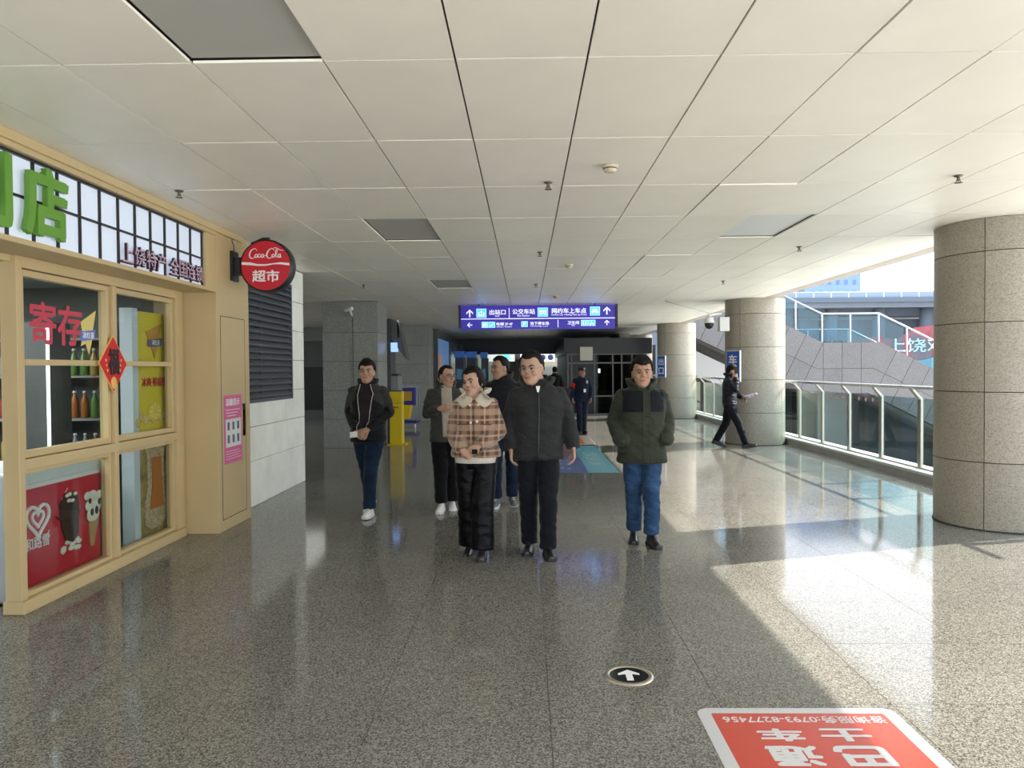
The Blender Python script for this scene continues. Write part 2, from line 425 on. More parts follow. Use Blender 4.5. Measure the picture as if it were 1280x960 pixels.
# shop interior shell
ss = empty('wall_back', (-5.5, 6, 0), kind='structure')
MB().box(-6.5, -6.4, 1, 7.3, 0, CZ).box(-6.4, -3.6, 7.27, 7.4, 0, CZ).box(-6.5, -3.45, 1.0, 1.1, 0, CZ).build('shop_wall', mat('shop_wall', (.11, .12, .11), .7), ss)
MB().box(-6.4, -3.45, 1.1, 7.27, 2.4, 2.45).build('shop_ceiling', mat('shop_ceiling', (.30, .32, .31), .6), ss)
# glazed shop entrance, nearer the camera and mostly out of frame
sd = empty('door_1', (-3.45, 4, 0), kind='structure')
MB().box(-3.5, -3.44, 4.76, 4.84, 0, 2.3).box(-3.5, -3.44, 3.2, 3.28, 0, 2.3).box(-3.5, -3.44, 3.28, 4.76, 2.22, 2.3).box(-3.5, -3.44, 3.28, 4.76, 0, .1).build('door_frame', mat('pale_metal', (.62, .68, .75), .4), sd)
MB().box(-3.475, -3.467, 3.28, 4.76, .1, 2.22).build('pane', GLASS, sd)
MB().box(-3.5, -3.44, 1.2, 3.2, 0, 2.3).build('side_panel', BEIGE, sd)
area('hall_fill', (-7, 17, 2.95), (4, 8), 45, (.95, 1, .95))  # unseen fill light added to lift the dark left hall and its pillars
area('shop_lamp', (-5.0, 5.0, 2.35), (1.5, 2.5), 42, (.93, .97, 1))
# shelf unit with goods
sh = empty('display_shelf', (-4.5, 7.1, 0), label='dim metal display shelf of bottles inside the shop window', cat='shelf')
MB().box(-5.3, -3.8, 7.22, 7.26, 0, 2.0).build('back_panel', DARKWALL, sh)
for z in (.35, .75, 1.15, 1.55, 1.9):
    MB().box(-5.3, -3.8, 6.95, 7.22, z - .02, z).build('shelf', mat('shelf_metal', (.3, .3, .28), .5), sh)
for x in (-5.32, -3.8): MB().box(x, x + .02, 6.95, 7.22, 0, 2.0).build('upright', DARK, sh)
bcol = [mat('bottle_%d' % i, c, .25) for i, c in enumerate([(.35, .12, .03), (.12, .25, .06), (.4, .3, .08), (.3, .05, .05), (.25, .28, .3)])]
rows = ['bottom', 'second', 'third', 'fourth']
cnames = ['amber', 'green', 'yellow', 'red', 'grey']
bproto = {}
for ri, z in enumerate((.35, .75, 1.15, 1.55)):
    for k in range(15):
        c = (k // 3 + ri) % 5
        if c not in bproto:
            root = empty('bottle', (0, 0, 0)); bproto[c] = root
            MB().lathe([(.03, 0), (.035, .01), (.035, .16), (.015, .21), (.013, .235)], 10).build('glass_body', bcol[c], root, world=False)
            MB().lathe([(.016, .232), (.016, .255)], 10).build('cap', WHITE, root, world=False)
            r = root
        else:
            r = bproto[c].copy(); C.objects.link(r)
            for ch in bproto[c].children:
                q = ch.copy(); C.objects.link(q); q.parent = r
        r.location = (-5.22 + k * .096, 7.06, z + .001)
        tag(r, '%s bottle, %s of its colour on the %s shelf inside the shop' % (cnames[c], ('left', 'middle', 'right')[k % 3], rows[ri]), 'bottle', 'bottles on the %s shelf' % rows[ri])

# freezer with red poster
fz = empty('ice_cream_freezer', (-3.75, 5.4, 0), label='white chest freezer with a red ice cream panel behind the lower left window pane', cat='freezer')
MB().box(-4.2, -3.56, 4.80, 5.90, .02, .90).build('body', mat('freezer_white', (.62, .68, .70), .35), fz, bevel=.02)
MB().box(-4.19, -3.58, 4.97, 5.82, .0, .16).build('plinth', DARK, fz)
MB().box(-3.56, -3.54, 4.81, 5.80, .085, .81).build('poster_board', WHITE, fz)
pb = MB().box(-3.54, -3.536, 4.83, 5.78, .11, .78).build('red_poster', RED, fz)
FR = lambda y, z, x=-3.533: ((x, y, z), (0, 1, 0), (0, 0, 1))     # faces +x, right = +y
def heart_pts(cy, cz, s, n=28):
    P = []
    for i in range(n + 1):
        t = PI + 2 * PI * i / n
        P.append((-3.532, cy + s * 16 * math.sin(t) ** 3 / 16, cz + s * (13 * math.cos(t) - 5 * math.cos(2 * t) - 2 * math.cos(3 * t) - math.cos(4 * t)) / 16))
    return P
g = MB(); g.tube(heart_pts(4.99, .56, .125), [.014] * 29, 6); g.tube(heart_pts(4.99, .565, .062), .012, 6); g.build('heart_emblem', WHITEPRINT, fz)
text('lettering', '和路雪', FR(4.985, .40), .26, .085, WHITEPRINT, fz, bold=.012)
g = MB().prism([(5.36, .66), (5.40, .72), (5.47, .72), (5.495, .65), (5.49, .45), (5.455, .40), (5.40, .43), (5.375, .50)], 'x', -3.535, -3.525).prism([(5.33, .60), (5.36, .585), (5.50, .60), (5.50, .57), (5.36, .565)], 'x', -3.535, -3.523)
g.build('chocolate_bar', BROWN, fz)
g = MB(); rr = random.Random(5)
for i in range(12): g.ell((-3.53, rr.uniform(5.38, 5.50), rr.uniform(.355, .42)), (.006, .022, .016), seg=8, rings=6)
for i in range(5): g.ell((-3.525, rr.uniform(5.41, 5.47), rr.uniform(.66, .71)), (.006, .016, .012), seg=8, rings=6)
for i in range(9):
    a = rr.uniform(0, 2 * PI); rad = rr.uniform(.13, .22); cy, cz = 5.46 + math.cos(a) * rad, .55 + math.sin(a) * rad
    if cy < 5.72 and cz < .74 and cz > .28: g.tube([(-3.532, cy, cz), (-3.532, cy + .02, cz + .025)], .003, 5)
g.build('cream_splash', CREAM, fz)
MB().prism([(5.565, .49), (5.645, .53), (5.60, .335), (5.575, .335)], 'x', -3.535, -3.522).build('wafer_cone', WAFER, fz)
g = MB()
for (y, z, r) in ((5.60, .535, .05), (5.625, .59, .045), (5.58, .60, .04), (5.60, .66, .035), (5.65, .655, .03), (5.56, .665, .028)): g.ell((-3.527, y, z), (.01, r, r), seg=12, rings=8)
g.build('cone_ice_cream', CREAM, fz)
g = MB()
for (y, z, r) in ((5.585, .555, .018), (5.62, .56, .02), (5.64, .61, .014), (5.57, .63, .014)): g.ell((-3.517, y, z), (.006, r * .7, r * 1.4), seg=8, rings=6)
g.build('chocolate_chip', BROWN, fz)
for ch in fz.children:
    if ch.name.split('.')[0] in ('chocolate_bar', 'cream_splash', 'wafer_cone', 'cone_ice_cream', 'chocolate_chip'):
        ch.data.transform(Matrix.Translation((0, -.22, .25)) @ Matrix.Diagonal((1, 1.75, 1.2, 1)) @ Matrix.Translation((0, .07, -.355)))
fz.location += Vector((.125, .2, -.0))
# upright cooler with yellow printed side
cl = empty('drinks_cooler', (-3.8, 6.75, 0), label='upright drinks cooler with a yellow advert side seen through the right window', cat='cooler')
MB().box(-3.66, -3.545, 6.46, 7.05, .05, 2.12).build('body', mat('cooler_grey', (.40, .44, .46), .4), cl, bevel=.01)
MB().box(-3.65, -3.54, 6.36, 6.459, .05, 2.14).build('white_edge', mat('cooler_edge', (.65, .72, .78), .4), cl)
MB().box(-3.545, -3.54, 6.46, 7.0, 1.0, 2.12).build('yellow_panel', YEL, cl)
MB().box(-3.545, -3.541, 6.46, 7.0, .08, 1.0).build('gold_panel', mat('beer_gold', (.34, .25, .08), .4, nz=(9, .4)), cl)
def poly_yz(g, pts, x=-3.537, t=.004): return g.prism(pts, 'x', x - .003, x + t)
g = MB(); poly_yz(g, [(6.66, 1.86), (6.87, 1.95), (6.82, 1.83), (6.86, 1.79), (6.80, 1.72), (6.77, 1.62), (6.73, 1.72), (6.67, 1.74), (6.69, 1.81)]); g.build('starburst', mat('print_ochre', (.55, .26, .04), .4), cl)
g = MB(); poly_yz(g, [(6.68, 1.79), (6.86, 1.815), (6.85, 1.74), (6.69, 1.725)], -3.532); g.build('print_band', mat('print_navy', (.06, .08, .30), .4), cl)
text('lettering', '冰红茶', FR(6.755, 1.85, -3.526), .14, .05, WHITEPRINT, cl, bold=.01)
text('lettering', '冰爽·够痛快', FR(6.735, 1.49, -3.535), .46, .085, RED, cl, bold=.015)
g = MB().lathe([(.085, 0), (.085, .004)], 24, (-3.537, 6.76, 1.22), axis='x'); g.build('lemon_slice', mat('lemon', (.85, .60, .05), .4), cl)
g = MB()
for i in range(8):
    a = i * PI / 4; g.prism([(6.76 + .012 * math.cos(a), 1.22 + .012 * math.sin(a)), (6.76 + .07 * math.cos(a - .28), 1.22 + .07 * math.sin(a - .28)), (6.76 + .07 * math.cos(a + .28), 1.22 + .07 * math.sin(a + .28))], 'x', -3.534, -3.531)
g.build('lemon_segment', mat('lemon_light', (.92, .78, .25), .4), cl)
g = MB()
for i in range(9): g.ell((-3.538, 6.56 + i * .045, 1.13 + .05 * abs(math.sin(i * 1.7))), (.004, .03, .045), seg=8, rings=6)
g.build('splash', mat('splash', (.75, .55, .22), .3), cl)
gl = [(6.62, .97), (6.90, .97), (6.86, .78), (6.87, .55), (6.90, .30), (6.87, .19), (6.80, .15), (6.68, .15), (6.62, .21), (6.62, .35), (6.66, .60), (6.65, .80)]
g = MB(); poly_yz(g, gl); g.build('glass_print', mat('glass_print', (.50, .40, .26), .3, nz=(30, .4)), cl)
g = MB(); poly_yz(g, [(6.70, .80), (6.82, .80), (6.83, .55), (6.85, .33), (6.68, .33), (6.71, .58)], -3.532); g.build('tea_print', TEA, cl)
for ch in cl.children:
    nm = ch.name.split('.')[0]
    if nm in ('starburst', 'print_band', 'lemon_slice', 'lemon_segment', 'glass_print', 'tea_print', 'splash'):
        ch.data.transform(Matrix.Translation((0, -.015, .08 if nm in ('starburst', 'print_band') else 0)) @ Matrix.Diagonal((1, 1.5, 1, 1)) @ Matrix.Translation((0, -.01, 0)))
cl.location += Vector((.12, .16, 0))
# tall pale cooler left of it: thin white light strip
vt = empty('lit_cabinet', (-4.1, 6.35, 0), label='cabinet with a thin white light strip inside the left window', cat='cabinet')
MB().box(-4.25, -3.95, 6.2, 6.5, 0, 2.0).build('body', DARKWALL, vt)
MB().box(-3.965, -3.945, 6.185, 6.2, .95, 1.95).build('light_strip', mat('strip_light', (.9, .95, 1), .4, emit=((.85, .95, 1), 1.2)), vt)
# lettering on the glass
tag(text('window_lettering', '寄存', FR(5.36, 1.925, -3.349), .60, .285, REDB, None, bold=.02, ext=.002), 'red characters stuck on the upper left window pane', 'lettering')
st = empty('window_sticker', (-3.35, 5.6, 1.8), label='small yellow and blue pizza-slice sticker on upper left pane', cat='sticker')
g = MB(); poly_yz(g, [(5.50, 1.90), (5.70, 2.0), (5.66, 1.86), (5.64, 1.76), (5.60, 1.66), (5.56, 1.74), (5.50, 1.72), (5.53, 1.80)], -3.352, .002); g.build('yellow_star', mat('sticker_yellow', (.70, .58, .18), .4), st)
g = MB(); poly_yz(g, [(5.49, 1.83), (5.68, 1.85), (5.67, 1.775), (5.49, 1.755)], -3.347, .002); g.build('blue_band', mat('sticker_blue', (.12, .18, .55), .4), st)
text('lettering', '冰红茶', FR(5.585, 1.803, -3.344), .15, .05, WHITEPRINT, st, bold=.01)
st.location.y += .15; st.location.z += .06
# red diamond fu
fu = empty('new_year_diamond', (-3.28, 6.0, 1.6), label='red diamond new year paper with black character on the window mullion', cat='decoration')
fy, fzc = 5.965, 1.645
def diamond(g, s, x, t): return g.prism([(fy, fzc + s * 1.1), (fy - s, fzc + .01), (fy, fzc - s * 1.1), (fy + s, fzc)], 'x', x, x + t)
g = diamond(MB(), .208, -3.287, .004); g.build('gold_border', GOLD, fu)
g = diamond(MB(), .196, -3.283, .003); g.build('red_paper', mat('red_paper', (.62, .01, .01), .45), fu)
text('lettering', '福', ((-3.277, fy, fzc + .02), (0, 1, 0), (0, 0, 1)), .15, .20, BLACK, fu, bold=.03)
g = MB().ell((-3.279, fy, fzc - .15), (.004, .045, .05), seg=10, rings=8)
for s in (-1, 1):
    for k in range(3): g.ell((-3.279, fy + s * (.11 - .01 * k), fzc + .03 - k * .04), (.003, .010, .012), seg=8, rings=6)
g.build('gold_figure', GOLD, fu)

# ---------------------------------------------------- lit shop sign
sg = empty('shop_sign', (-3.0, 5, 2.38), label='long white lit shop sign with black grid and green characters above the window', cat='sign')
MB().box(-3.06, -3.03, 1.2, 7.05, 2.385, 2.885).build('lit_panel', LBWHITE, sg)
gy = [7.035 - .2425 * k for k in range(24)]
for y in gy: MB().box(-3.03, -3.015, y, y + .017, 2.385, 2.885).build('grid_bar', BLACK, sg)
MB().box(-3.03, -3.013, 1.2, 7.05, 2.63, 2.645).build('grid_bar', BLACK, sg)
MB().box(-3.03, -3.010, 1.2, 7.05, 2.873, 2.888).build('grid_bar', BLACK, sg)
FS = lambda y, z, x=-2.985: ((x, y, z), (0, 1, 0), (0, 0, 1))
text('letter', '店', FS(4.68, 2.635), .40, .41, GREEN, sg, bold=.035, ext=.035)
text('letter', '利', FS(4.14, 2.635), .40, .41, GREEN, sg, bold=.035, ext=.035)
text('letter', '便', FS(3.72, 2.635), .40, .41, GREEN, sg, bold=.035, ext=.035)
for (s, y) in (('上', 5.66), ('饶', 5.84), ('特', 6.02), ('产', 6.19), ('全', 6.42), ('国', 6.58), ('连', 6.75), ('锁', 6.91)):
    text('letter', s, FS(y, 2.475, -2.998), .155, .15, LBDARK, sg, bold=.012, ext=.02)
    text('letter_face', s, FS(y, 2.478, -2.986), .150, .142, LBPINK, sg, bold=-.012, ext=.003)

# ---------------------------------------------------- round red sign
rs = empty('round_sign', (-2.95, 7.7, 2.65), label='round red supermarket sign with white script bracketed off the beige pier', cat='sign')
CX_, CY_, CZ_ = -2.622, 7.7, 2.648; RR = .262
MB().lathe([(.03, -.07), (RR, -.07), (RR + .006, -.06), (RR + .006, .06), (RR, .07), (.03, .07)], 48, (CX_, CY_, CZ_), axis='y').build('drum', BLACK, rs)
MB().lathe([(RR - .014, -.076), (RR - .014, -.065)], 48, (CX_, CY_, CZ_), axis='y').build('red_face', mat('red_sign_face', (0.42, 0.00672, 0.0168), .3, emit=((.6, .01, .03), .05)), rs)
FD = lambda x, z, y=CY_ - .078: ((x, y, z), (1, 0, 0), (0, 0, 1))
# cursive script drawn as strokes
def stroke(g, pts, r0=.006, r1=.006, y=CY_ - .078):
    n = len(pts) * 6; P = []
    def cr(p0, p1, p2, p3, t): return [.5 * ((2 * b) + (-a + c) * t + (2 * a - 5 * b + 4 * c - d) * t * t + (-a + 3 * b - 3 * c + d) * t ** 3) for a, b, c, d in zip(p0, p1, p2, p3)]
    q = [pts[0]] + pts + [pts[-1]]
    for i in range(len(pts) - 1):
        for t in range(5): P.append(cr(q[i], q[i + 1], q[i + 2], q[i + 3], t / 5))
    P.append(pts[-1]); P = [(CX_ + a, y, CZ_ + b) for a, b in P]
    rr_ = [r0 + (r1 - r0) * .5 * (1 - math.cos(2 * PI * i / (len(P) - 1))) for i in range(len(P))]
    g.tube(P, rr_, 6, sy=1)
g = MB()
def cap_C(ox): stroke(g, [(ox + .055, .150), (ox + .03, .172), (ox - .005, .15), (ox - .022, .11), (ox - .012, .078), (ox + .015, .075), (ox + .035, .09)], .003, .0075)
def low_o(ox, s=1): stroke(g, [(ox + .012, .115), (ox - .002, .10), (ox + .004, .083), (ox + .02, .088), (ox + .022, .105), (ox + .010, .115)], .004, .006)
def low_c(ox): stroke(g, [(ox + .024, .112), (ox + .008, .115), (ox - .001, .098), (ox + .008, .083), (ox + .028, .092)], .004, .006)
def low_a(ox): low_o(ox); stroke(g, [(ox + .024, .118), (ox + .022, .09), (ox + .034, .082)], .004, .006)
def low_l(ox): stroke(g, [(ox - .002, .09), (ox + .016, .12), (ox + .022, .155), (ox + .008, .15), (ox + .004, .11), (ox + .014, .083), (ox + .028, .09)], .003, .005)
cap_C(-.14); low_o(-.105); low_c(-.076); low_a(-.044)
stroke(g, [(-.012, .10), (.012, .10)], .005, .005)
cap_C(.035); low_o(.068); low_l(.098); low_a(.128)
stroke(g, [(.07, .165), (.10, .178), (.15, .155), (.185, .15)], .002, .006)
g.build('script_lettering', WHITEPRINT, rs)
def ribbon():
    P = []
    a = RR - .02
    up = [(-a, .035), (-.15, .032), (-.08, .014), (0, .012), (.08, .022), (.15, .03), (a, .022)]
    dn = [(a, -.002), (.15, .012), (.08, .012), (0, -.004), (-.08, -.004), (-.15, .004), (-a, .01)]
    return [(CX_ + u, CZ_ + v) for u, v in up + dn]
MB().prism(ribbon(), 'y', CY_ - .082, CY_ - .074).build('wave_ribbon', WHITEPRINT, rs)
text('lettering', '超市', FD(CX_, CZ_ - .105), .27, .115, WHITEPRINT, rs, bold=.02, ext=.006)
MB().box(PX, PX + .03, 7.62, 7.78, 2.50, 2.80).build('wall_plate', BLACK, rs)
MB().box(PX + .03, CX_ - RR + .02, 7.66, 7.74, 2.56, 2.74).build('arm', BLACK, rs)
MB().tube([(CX_ - .17, 7.7, CZ_ + .235), (CX_ - .05, 7.7, CZ_ + .285), (CX_ + .02, 7.7, CZ_ + .285)], .012, 8).box(CX_ - .012, CX_ + .012, 7.68, 7.72, CZ_ + RR, CZ_ + RR + .03).build('top_clip', BLACK, rs)
MB().tube([(PX + .015, 7.7, 2.80), (PX + .02, 7.68, 2.86), (PX + .01, 7.66, 2.9), (PX + .015, 7.65, 2.98)], .004, 6).build('cable', BLACK, rs)

# posters on the pier
po = empty('pink_poster', (PX, 7.6, 1.0), label='pink notice with a white photo block taped to the beige pier', cat='poster')
MB().box(PX + .004, PX + .008, 7.40, 7.86, .655, 1.34).build('sheet', PINK, po)
MB().box(PX + .008, PX + .010, 7.435, 7.83, .82, 1.10).build('photo_block', PALE, po)
g = MB()
for i in range(3):
    for j in range(2): g.box(PX + .010, PX + .012, 7.475 + i * .125, 7.525 + i * .125, .86 + j * .13, .94 + j * .13)
g.build('photo', mat('photo_dark', (.10, .11, .18), .5), po)
text('lettering', '温馨提示', ((PX + .009, 7.62, 1.27), (0, 1, 0), (0, 0, 1)), .36, .07, WHITEPRINT, po, bold=.015, ext=.002)
g = MB()
for k in range(3): g.box(PX + .008, PX + .0095, 7.43 + .02 * k, 7.80 - .05 * k, 1.19 - .03 * k, 1.197 - .03 * k)
for k in range(4): g.box(PX + .008, PX + .0095, 7.43, 7.82 - .04 * (k % 2), .70 + .025 * k, .704 + .025 * k)
g.build('text_line', WHITEPRINT, po)
ol = empty('orange_label', (PX, 8.0, 1.1), label='narrow orange label strip beside the pink notice', cat='label')
MB().box(PX, PX + .004, 7.90, 7.98, .90, 1.24).build('strip', ORANGE, ol)
MB().box(PX + .004, PX + .006, 7.92, 7.96, 1.17, 1.23).box(PX + .004, PX + .006, 7.935, 7.945, .95, 1.13).build('print', BLACK, ol)

# ---------------------------------------------------- round columns
col_lab = ['large round granite column nearest the camera at right edge', 'round granite column with the dome camera, beside the phoning man',
           'third round granite column, behind the olive-jacketed man', 'farthest round granite column beside the glazed room']
RC = .6
panel_cache = {}
for ci, yc in enumerate((7.7, 15.9, 24.1, 32.3)):
    c = empty('round_column', (4.79, yc, 0), label=col_lab[ci], cat='column', group='round columns')
    MB().lathe([(RC - .03, 0), (RC - .03, CZ + .04)], 48, (0, 0, 0)).build('core', JOINT, c, world=False)
    MB().lathe([(RC + .008, 0), (RC + .008, .012)], 48, (0, 0, 0)).build('base_seal', JOINT, c, world=False)
    zz = [0.01, .655, 1.33, 1.995, 2.67, CZ]
    for i in range(5):
        for q in range(4):
            if (i, q) not in panel_cache:
                g = MB(); seg = 14; a0 = PI / 4 + q * PI / 2 + .006; a1 = a0 + PI / 2 - .012
                z0, z1 = zz[i] + .004, zz[i + 1] - .004
                vo = []; 
                for k in range(seg + 1):
                    a = a0 + (a1 - a0) * k / seg
                    for (r_, z_) in ((RC, z0), (RC, z1), (RC - .03, z1), (RC - .03, z0)): vo.append((r_ * math.cos(a), r_ * math.sin(a), z_))
                fs = []
                for k in range(seg):
                    for e_ in range(4): fs.append((k * 4 + e_, k * 4 + (e_ + 1) % 4, k * 4 + 4 + (e_ + 1) % 4, k * 4 + 4 + e_))
                fs += [(0, 1, 2, 3), (seg * 4 + 3, seg * 4 + 2, seg * 4 + 1, seg * 4)]
                g.add(vo, fs, 0, False); me = g.me('granite_panel', COLUMN, True)
                for p in me.polygons:
                    p.use_smooth = abs(p.normal.z) < .5 and len(p.vertices) == 4
                try: me.set_sharp_from_angle(angle=math.radians(40))
                except Exception: pass
                panel_cache[(i, q)] = me
            o = bpy.data.objects.new('granite_panel', panel_cache[(i, q)]); link(o, c)
# blue signs on columns
def column_sign(yc, ang, z0, z1, wd, s, label):
    a = math.radians(ang); n = Vector((math.cos(a), math.sin(a), 0)); r = Vector((-n.y, n.x, 0))  # right as seen facing it
    base = Vector((4.79, yc, 0)) + n * (RC + .03)
    e = empty('blue_sign', base + Vector((0, 0, z0)), label=label, cat='sign', group='blue column signs')
    def slab(name, w_, za, zb, d0, d1, m):
        vs = []
        for d in (d0, d1):
            for (u, z) in ((-w_, za), (w_, za), (w_, zb), (-w_, zb)): vs.append(base + r * u + n * d + Vector((0, 0, z)))
        return MB().add(vs, [(0, 1, 2, 3), (7, 6, 5, 4), (0, 4, 5, 1), (1, 5, 6, 2), (2, 6, 7, 3), (3, 7, 4, 0)]).build(name, m, e)
    slab('white_border', wd / 2, z0, z1, -.045, -.002, WHITEPRINT); slab('blue_face', wd / 2 - .012, z0 + .012, z1 - .012, -.002, .004, BLUESIGN)
    for i, chn in enumerate(s):
        h = (z1 - z0 - .1) / len(s)
        text('lettering', chn, (base + n * .006 + Vector((0, 0, z1 - .05 - h * (i + .5))), r, (0, 0, 1)), min(wd * .62, h * .8), h * .72, WHITEPRINT, e, bold=.02)
column_sign(15.9, 211, 1.29, 1.93, .36, '车库', 'blue sign with white characters on the column beside the phoning man')
column_sign(24.1, 211, 1.30, 1.97, .36, '出口', 'blue sign with white characters on the third column, right of the olive jacket')
column_sign(32.3, 203, 1.30, 1.97, .36, '出口', 'small dark blue sign on the farthest round column')

# dome camera
dc = empty('dome_camera', (4.0, 15.6, 2.5), label='white dome security camera on a bracket at the second round column', cat='camera')
MB().box(3.99, 4.19, 15.60, 15.80, 2.33, 2.62).build('junction_box', WHITE, dc, bevel=.01)
MB().tube([(4.05, 15.68, 2.70), (3.87, 15.63, 2.68), (3.78, 15.62, 2.66), (3.775, 15.62, 2.58)], .032, 10).build('bracket_arm', WHITE, dc)
MB().lathe([(.03, .09), (.085, .07), (.10, .0), (.10, -.05), (.09, -.05)], 20, (3.775, 15.62, 2.55)).build('housing', WHITE, dc)
MB().lathe([(.092, 0), (.09, -.04), (.07, -.09), (.03, -.12), (.004, -.125)], 20, (3.775, 15.62, 2.50)).build('dome', BLACK, dc)
MB().tube([(3.80, 15.64, 2.70), (2.9, 15.75, 2.97)], .012, 6).build('conduit', WHITE, dc)

# ---------------------------------------------------- square pillars at left
def square_pillar(y0, x0, x1, label, depth=1.05):
    p = empty('square_pillar', ((x0 + x1) / 2, y0, 0), label=label, cat='pillar', group='square grey pillars')
    MB().box(x0 + .02, x1 - .02, y0 + .02, y0 + depth, 0, CZ + .04).build('core', JOINT, p)
    zz = [0, .59, 1.175, 1.765, 2.35, CZ]; xm = (x0 + x1) / 2; ym = y0 + depth / 2
    for i in range(5):
        for a, b in ((x0, xm), (xm, x1)): MB().box(a + .002, b - .002, y0, y0 + .02, zz[i] + .004, zz[i + 1] - .004).build('granite_panel', PILLAR, p)
        for a, b in ((y0 + .021, ym), (ym, y0 + depth)):
            MB().box(x1 - .02, x1, a + .002, b - .002, zz[i] + .004, zz[i + 1] - .004).build('granite_panel', PILLAR, p)
            MB().box(x0, x0 + .02, a + .002, b - .002, zz[i] + .004, zz[i + 1] - .004).build('granite_panel', PILLAR, p)
    return p
square_pillar(15.3, -4.12, -3.0, 'square grey granite pillar with a small camera, behind the man with clasped hands')
square_pillar(23.5, -4.05, -3.0, 'farther square grey granite pillar, behind the cleaning cart')
bc = empty('bullet_camera', (-3.5, 15.2, 2.85), label='small white bullet camera on the nearer square pillar', cat='camera')
MB().tube([(-3.62, 15.12, 2.78), (-3.45, 15.06, 2.82)], [.035, .04], 10).build('housing', WHITE, bc)
MB().tube([(-3.5, 15.09, 2.79), (-3.5, 15.2, 2.70), (-3.5, 15.3, 2.68)], .022, 8).build('bracket', WHITE, bc)
MB().tube([(-3.5, 15.29, 2.68), (-3.5, 15.29, 1.5), (-3.49, 15.29, 1.2)], .004, 6).build('cable', BLACK, bc)

# left hall end walls
hw = empty('wall_far_left', (-8, 22, 0), kind='structure')
MB().box(-14, -4.05, 24.5, 24.7, 2.55, CZ).box(-14.1, -14, 10.7, 24.7, 0, CZ).build('upper_wall', mat('upper_grey', (.22, .23, .22), .5), hw)
MB().box(-14, -4.05, 24.5, 24.7, 1.7, 2.55).build('mid_wall', DARKWALL, hw)
MB().box(-14, -4.05, 24.45, 24.65, .3, 1.7).build('dark_glazing', BLACK, hw)
MB().box(-14, -4.05, 24.4, 24.7, 0, .3).build('base', DARKWALL, hw)

# kiosk with sloped canopy
ks = empty('ticket_kiosk', (-2.95, 16.6, 0), label='tall dark kiosk with a tapered canopy and small screen beside the nearer square pillar', cat='kiosk')
MB().box(-3.0, -2.93, 16.36, 17.0, 0, 2.70).build('side_panel', DARK, ks)
MB().prism([(-2.93, 2.70), (-2.78, 2.62), (-2.74, 2.45), (-2.62, 1.95), (-2.60, 1.80), (-2.93, 2.25)], 'y', 16.5, 16.95).build('canopy', DARKWALL, ks)
MB().box(-2.93, -2.79, 16.48, 16.9, 1.0, 1.50).build('screen', BLACK, ks)
MB().box(-2.93, -2.80, 16.42, 16.6, 1.98, 2.18).build('lit_display', mat('kiosk_display', (.1, .2, .5), .4, emit=((.25, .4, .9), .6)), ks)
MB().box(-2.93, -2.78, 16.4, 17.0, 0, 1.45).build('lower_cabinet', mat('kiosk_grey', (.20, .22, .23), .4), ks)
MB().box(-2.80, -2.765, 16.5, 16.54, 2.30, 2.68).build('light_tube', WHITE, ks)
# yellow barrier
yb = empty('barrier_cabinet', (-2.74, 15.95, 0), label='yellow barrier cabinet standing on the floor behind the man with clasped hands', cat='barrier')
MB().box(-2.87, -2.61, 15.85, 16.15, 0, .88).build('lower_body', YELP, yb, bevel=.01)
MB().box(-2.87, -2.61, 15.85, 16.15, .885, 1.13).build('head', YELP, yb, bevel=.01)
MB().box(-2.85, -2.63, 15.87, 16.13, 1.13, 1.15).build('top_cap', DARK, yb)
MB().box(-2.93, -2.53, 15.83, 16.2, 0, .02).build('base_plate', YELP, yb)
MB().box(-2.79, -2.69, 15.842, 15.85, .79, .81).build('slot', BLACK, yb)
# cleaning cart
cc = empty('cleaning_cart', (-3.1, 20.5, 0), label='janitor cart with blue bag and yellow bucket before the farther square pillar', cat='cart')
g = MB()
for x in (-3.42, -2.95):
    for y in (20.4, 20.9): g.tube([(x, y, .12), (x, y, 1.12)], .016, 8)
for y in (20.4, 20.9): g.tube([(-3.42, y, 1.12), (-2.95, y, 1.12)], .016, 8)
g.build('frame', mat('cart_grey', (.35, .35, .38), .4), cc)
MB().box(-3.36, -3.0, 20.42, 20.88, .62, 1.10).build('bag', BLUEP, cc, bevel=.03)
MB().box(-3.30, -3.08, 20.37, 20.415, .75, 1.0).build('yellow_panel', mat('ochre_panel', (.45, .28, .02), .5), cc)
MB().box(-3.46, -2.92, 20.35, 20.95, .14, .2).build('deck', BLUEP, cc)
MB().prism([(-3.50, .28), (-3.12, .28), (-3.05, .64), (-3.55, .64)], 'y', 20.05, 20.34).build('bucket', YELP, cc)
for x in (-3.40, -3.0):
    MB().lathe([(.055, -.015), (.06, 0), (.055, .015)], 16, (x, 20.4, .06), axis='x').build('wheel', WHITE, cc)
MB().tube([(-3.52, 20.1, .62), (-3.75, 20.2, 1.55)], .012, 6).build('mop_handle', mat('mop_handle', (.5, .6, .65), .4), cc)
MB().tube([(-3.45, 20.15, .62), (-3.68, 20.25, 1.4)], .012, 6).build('broom_handle', YELP, cc)

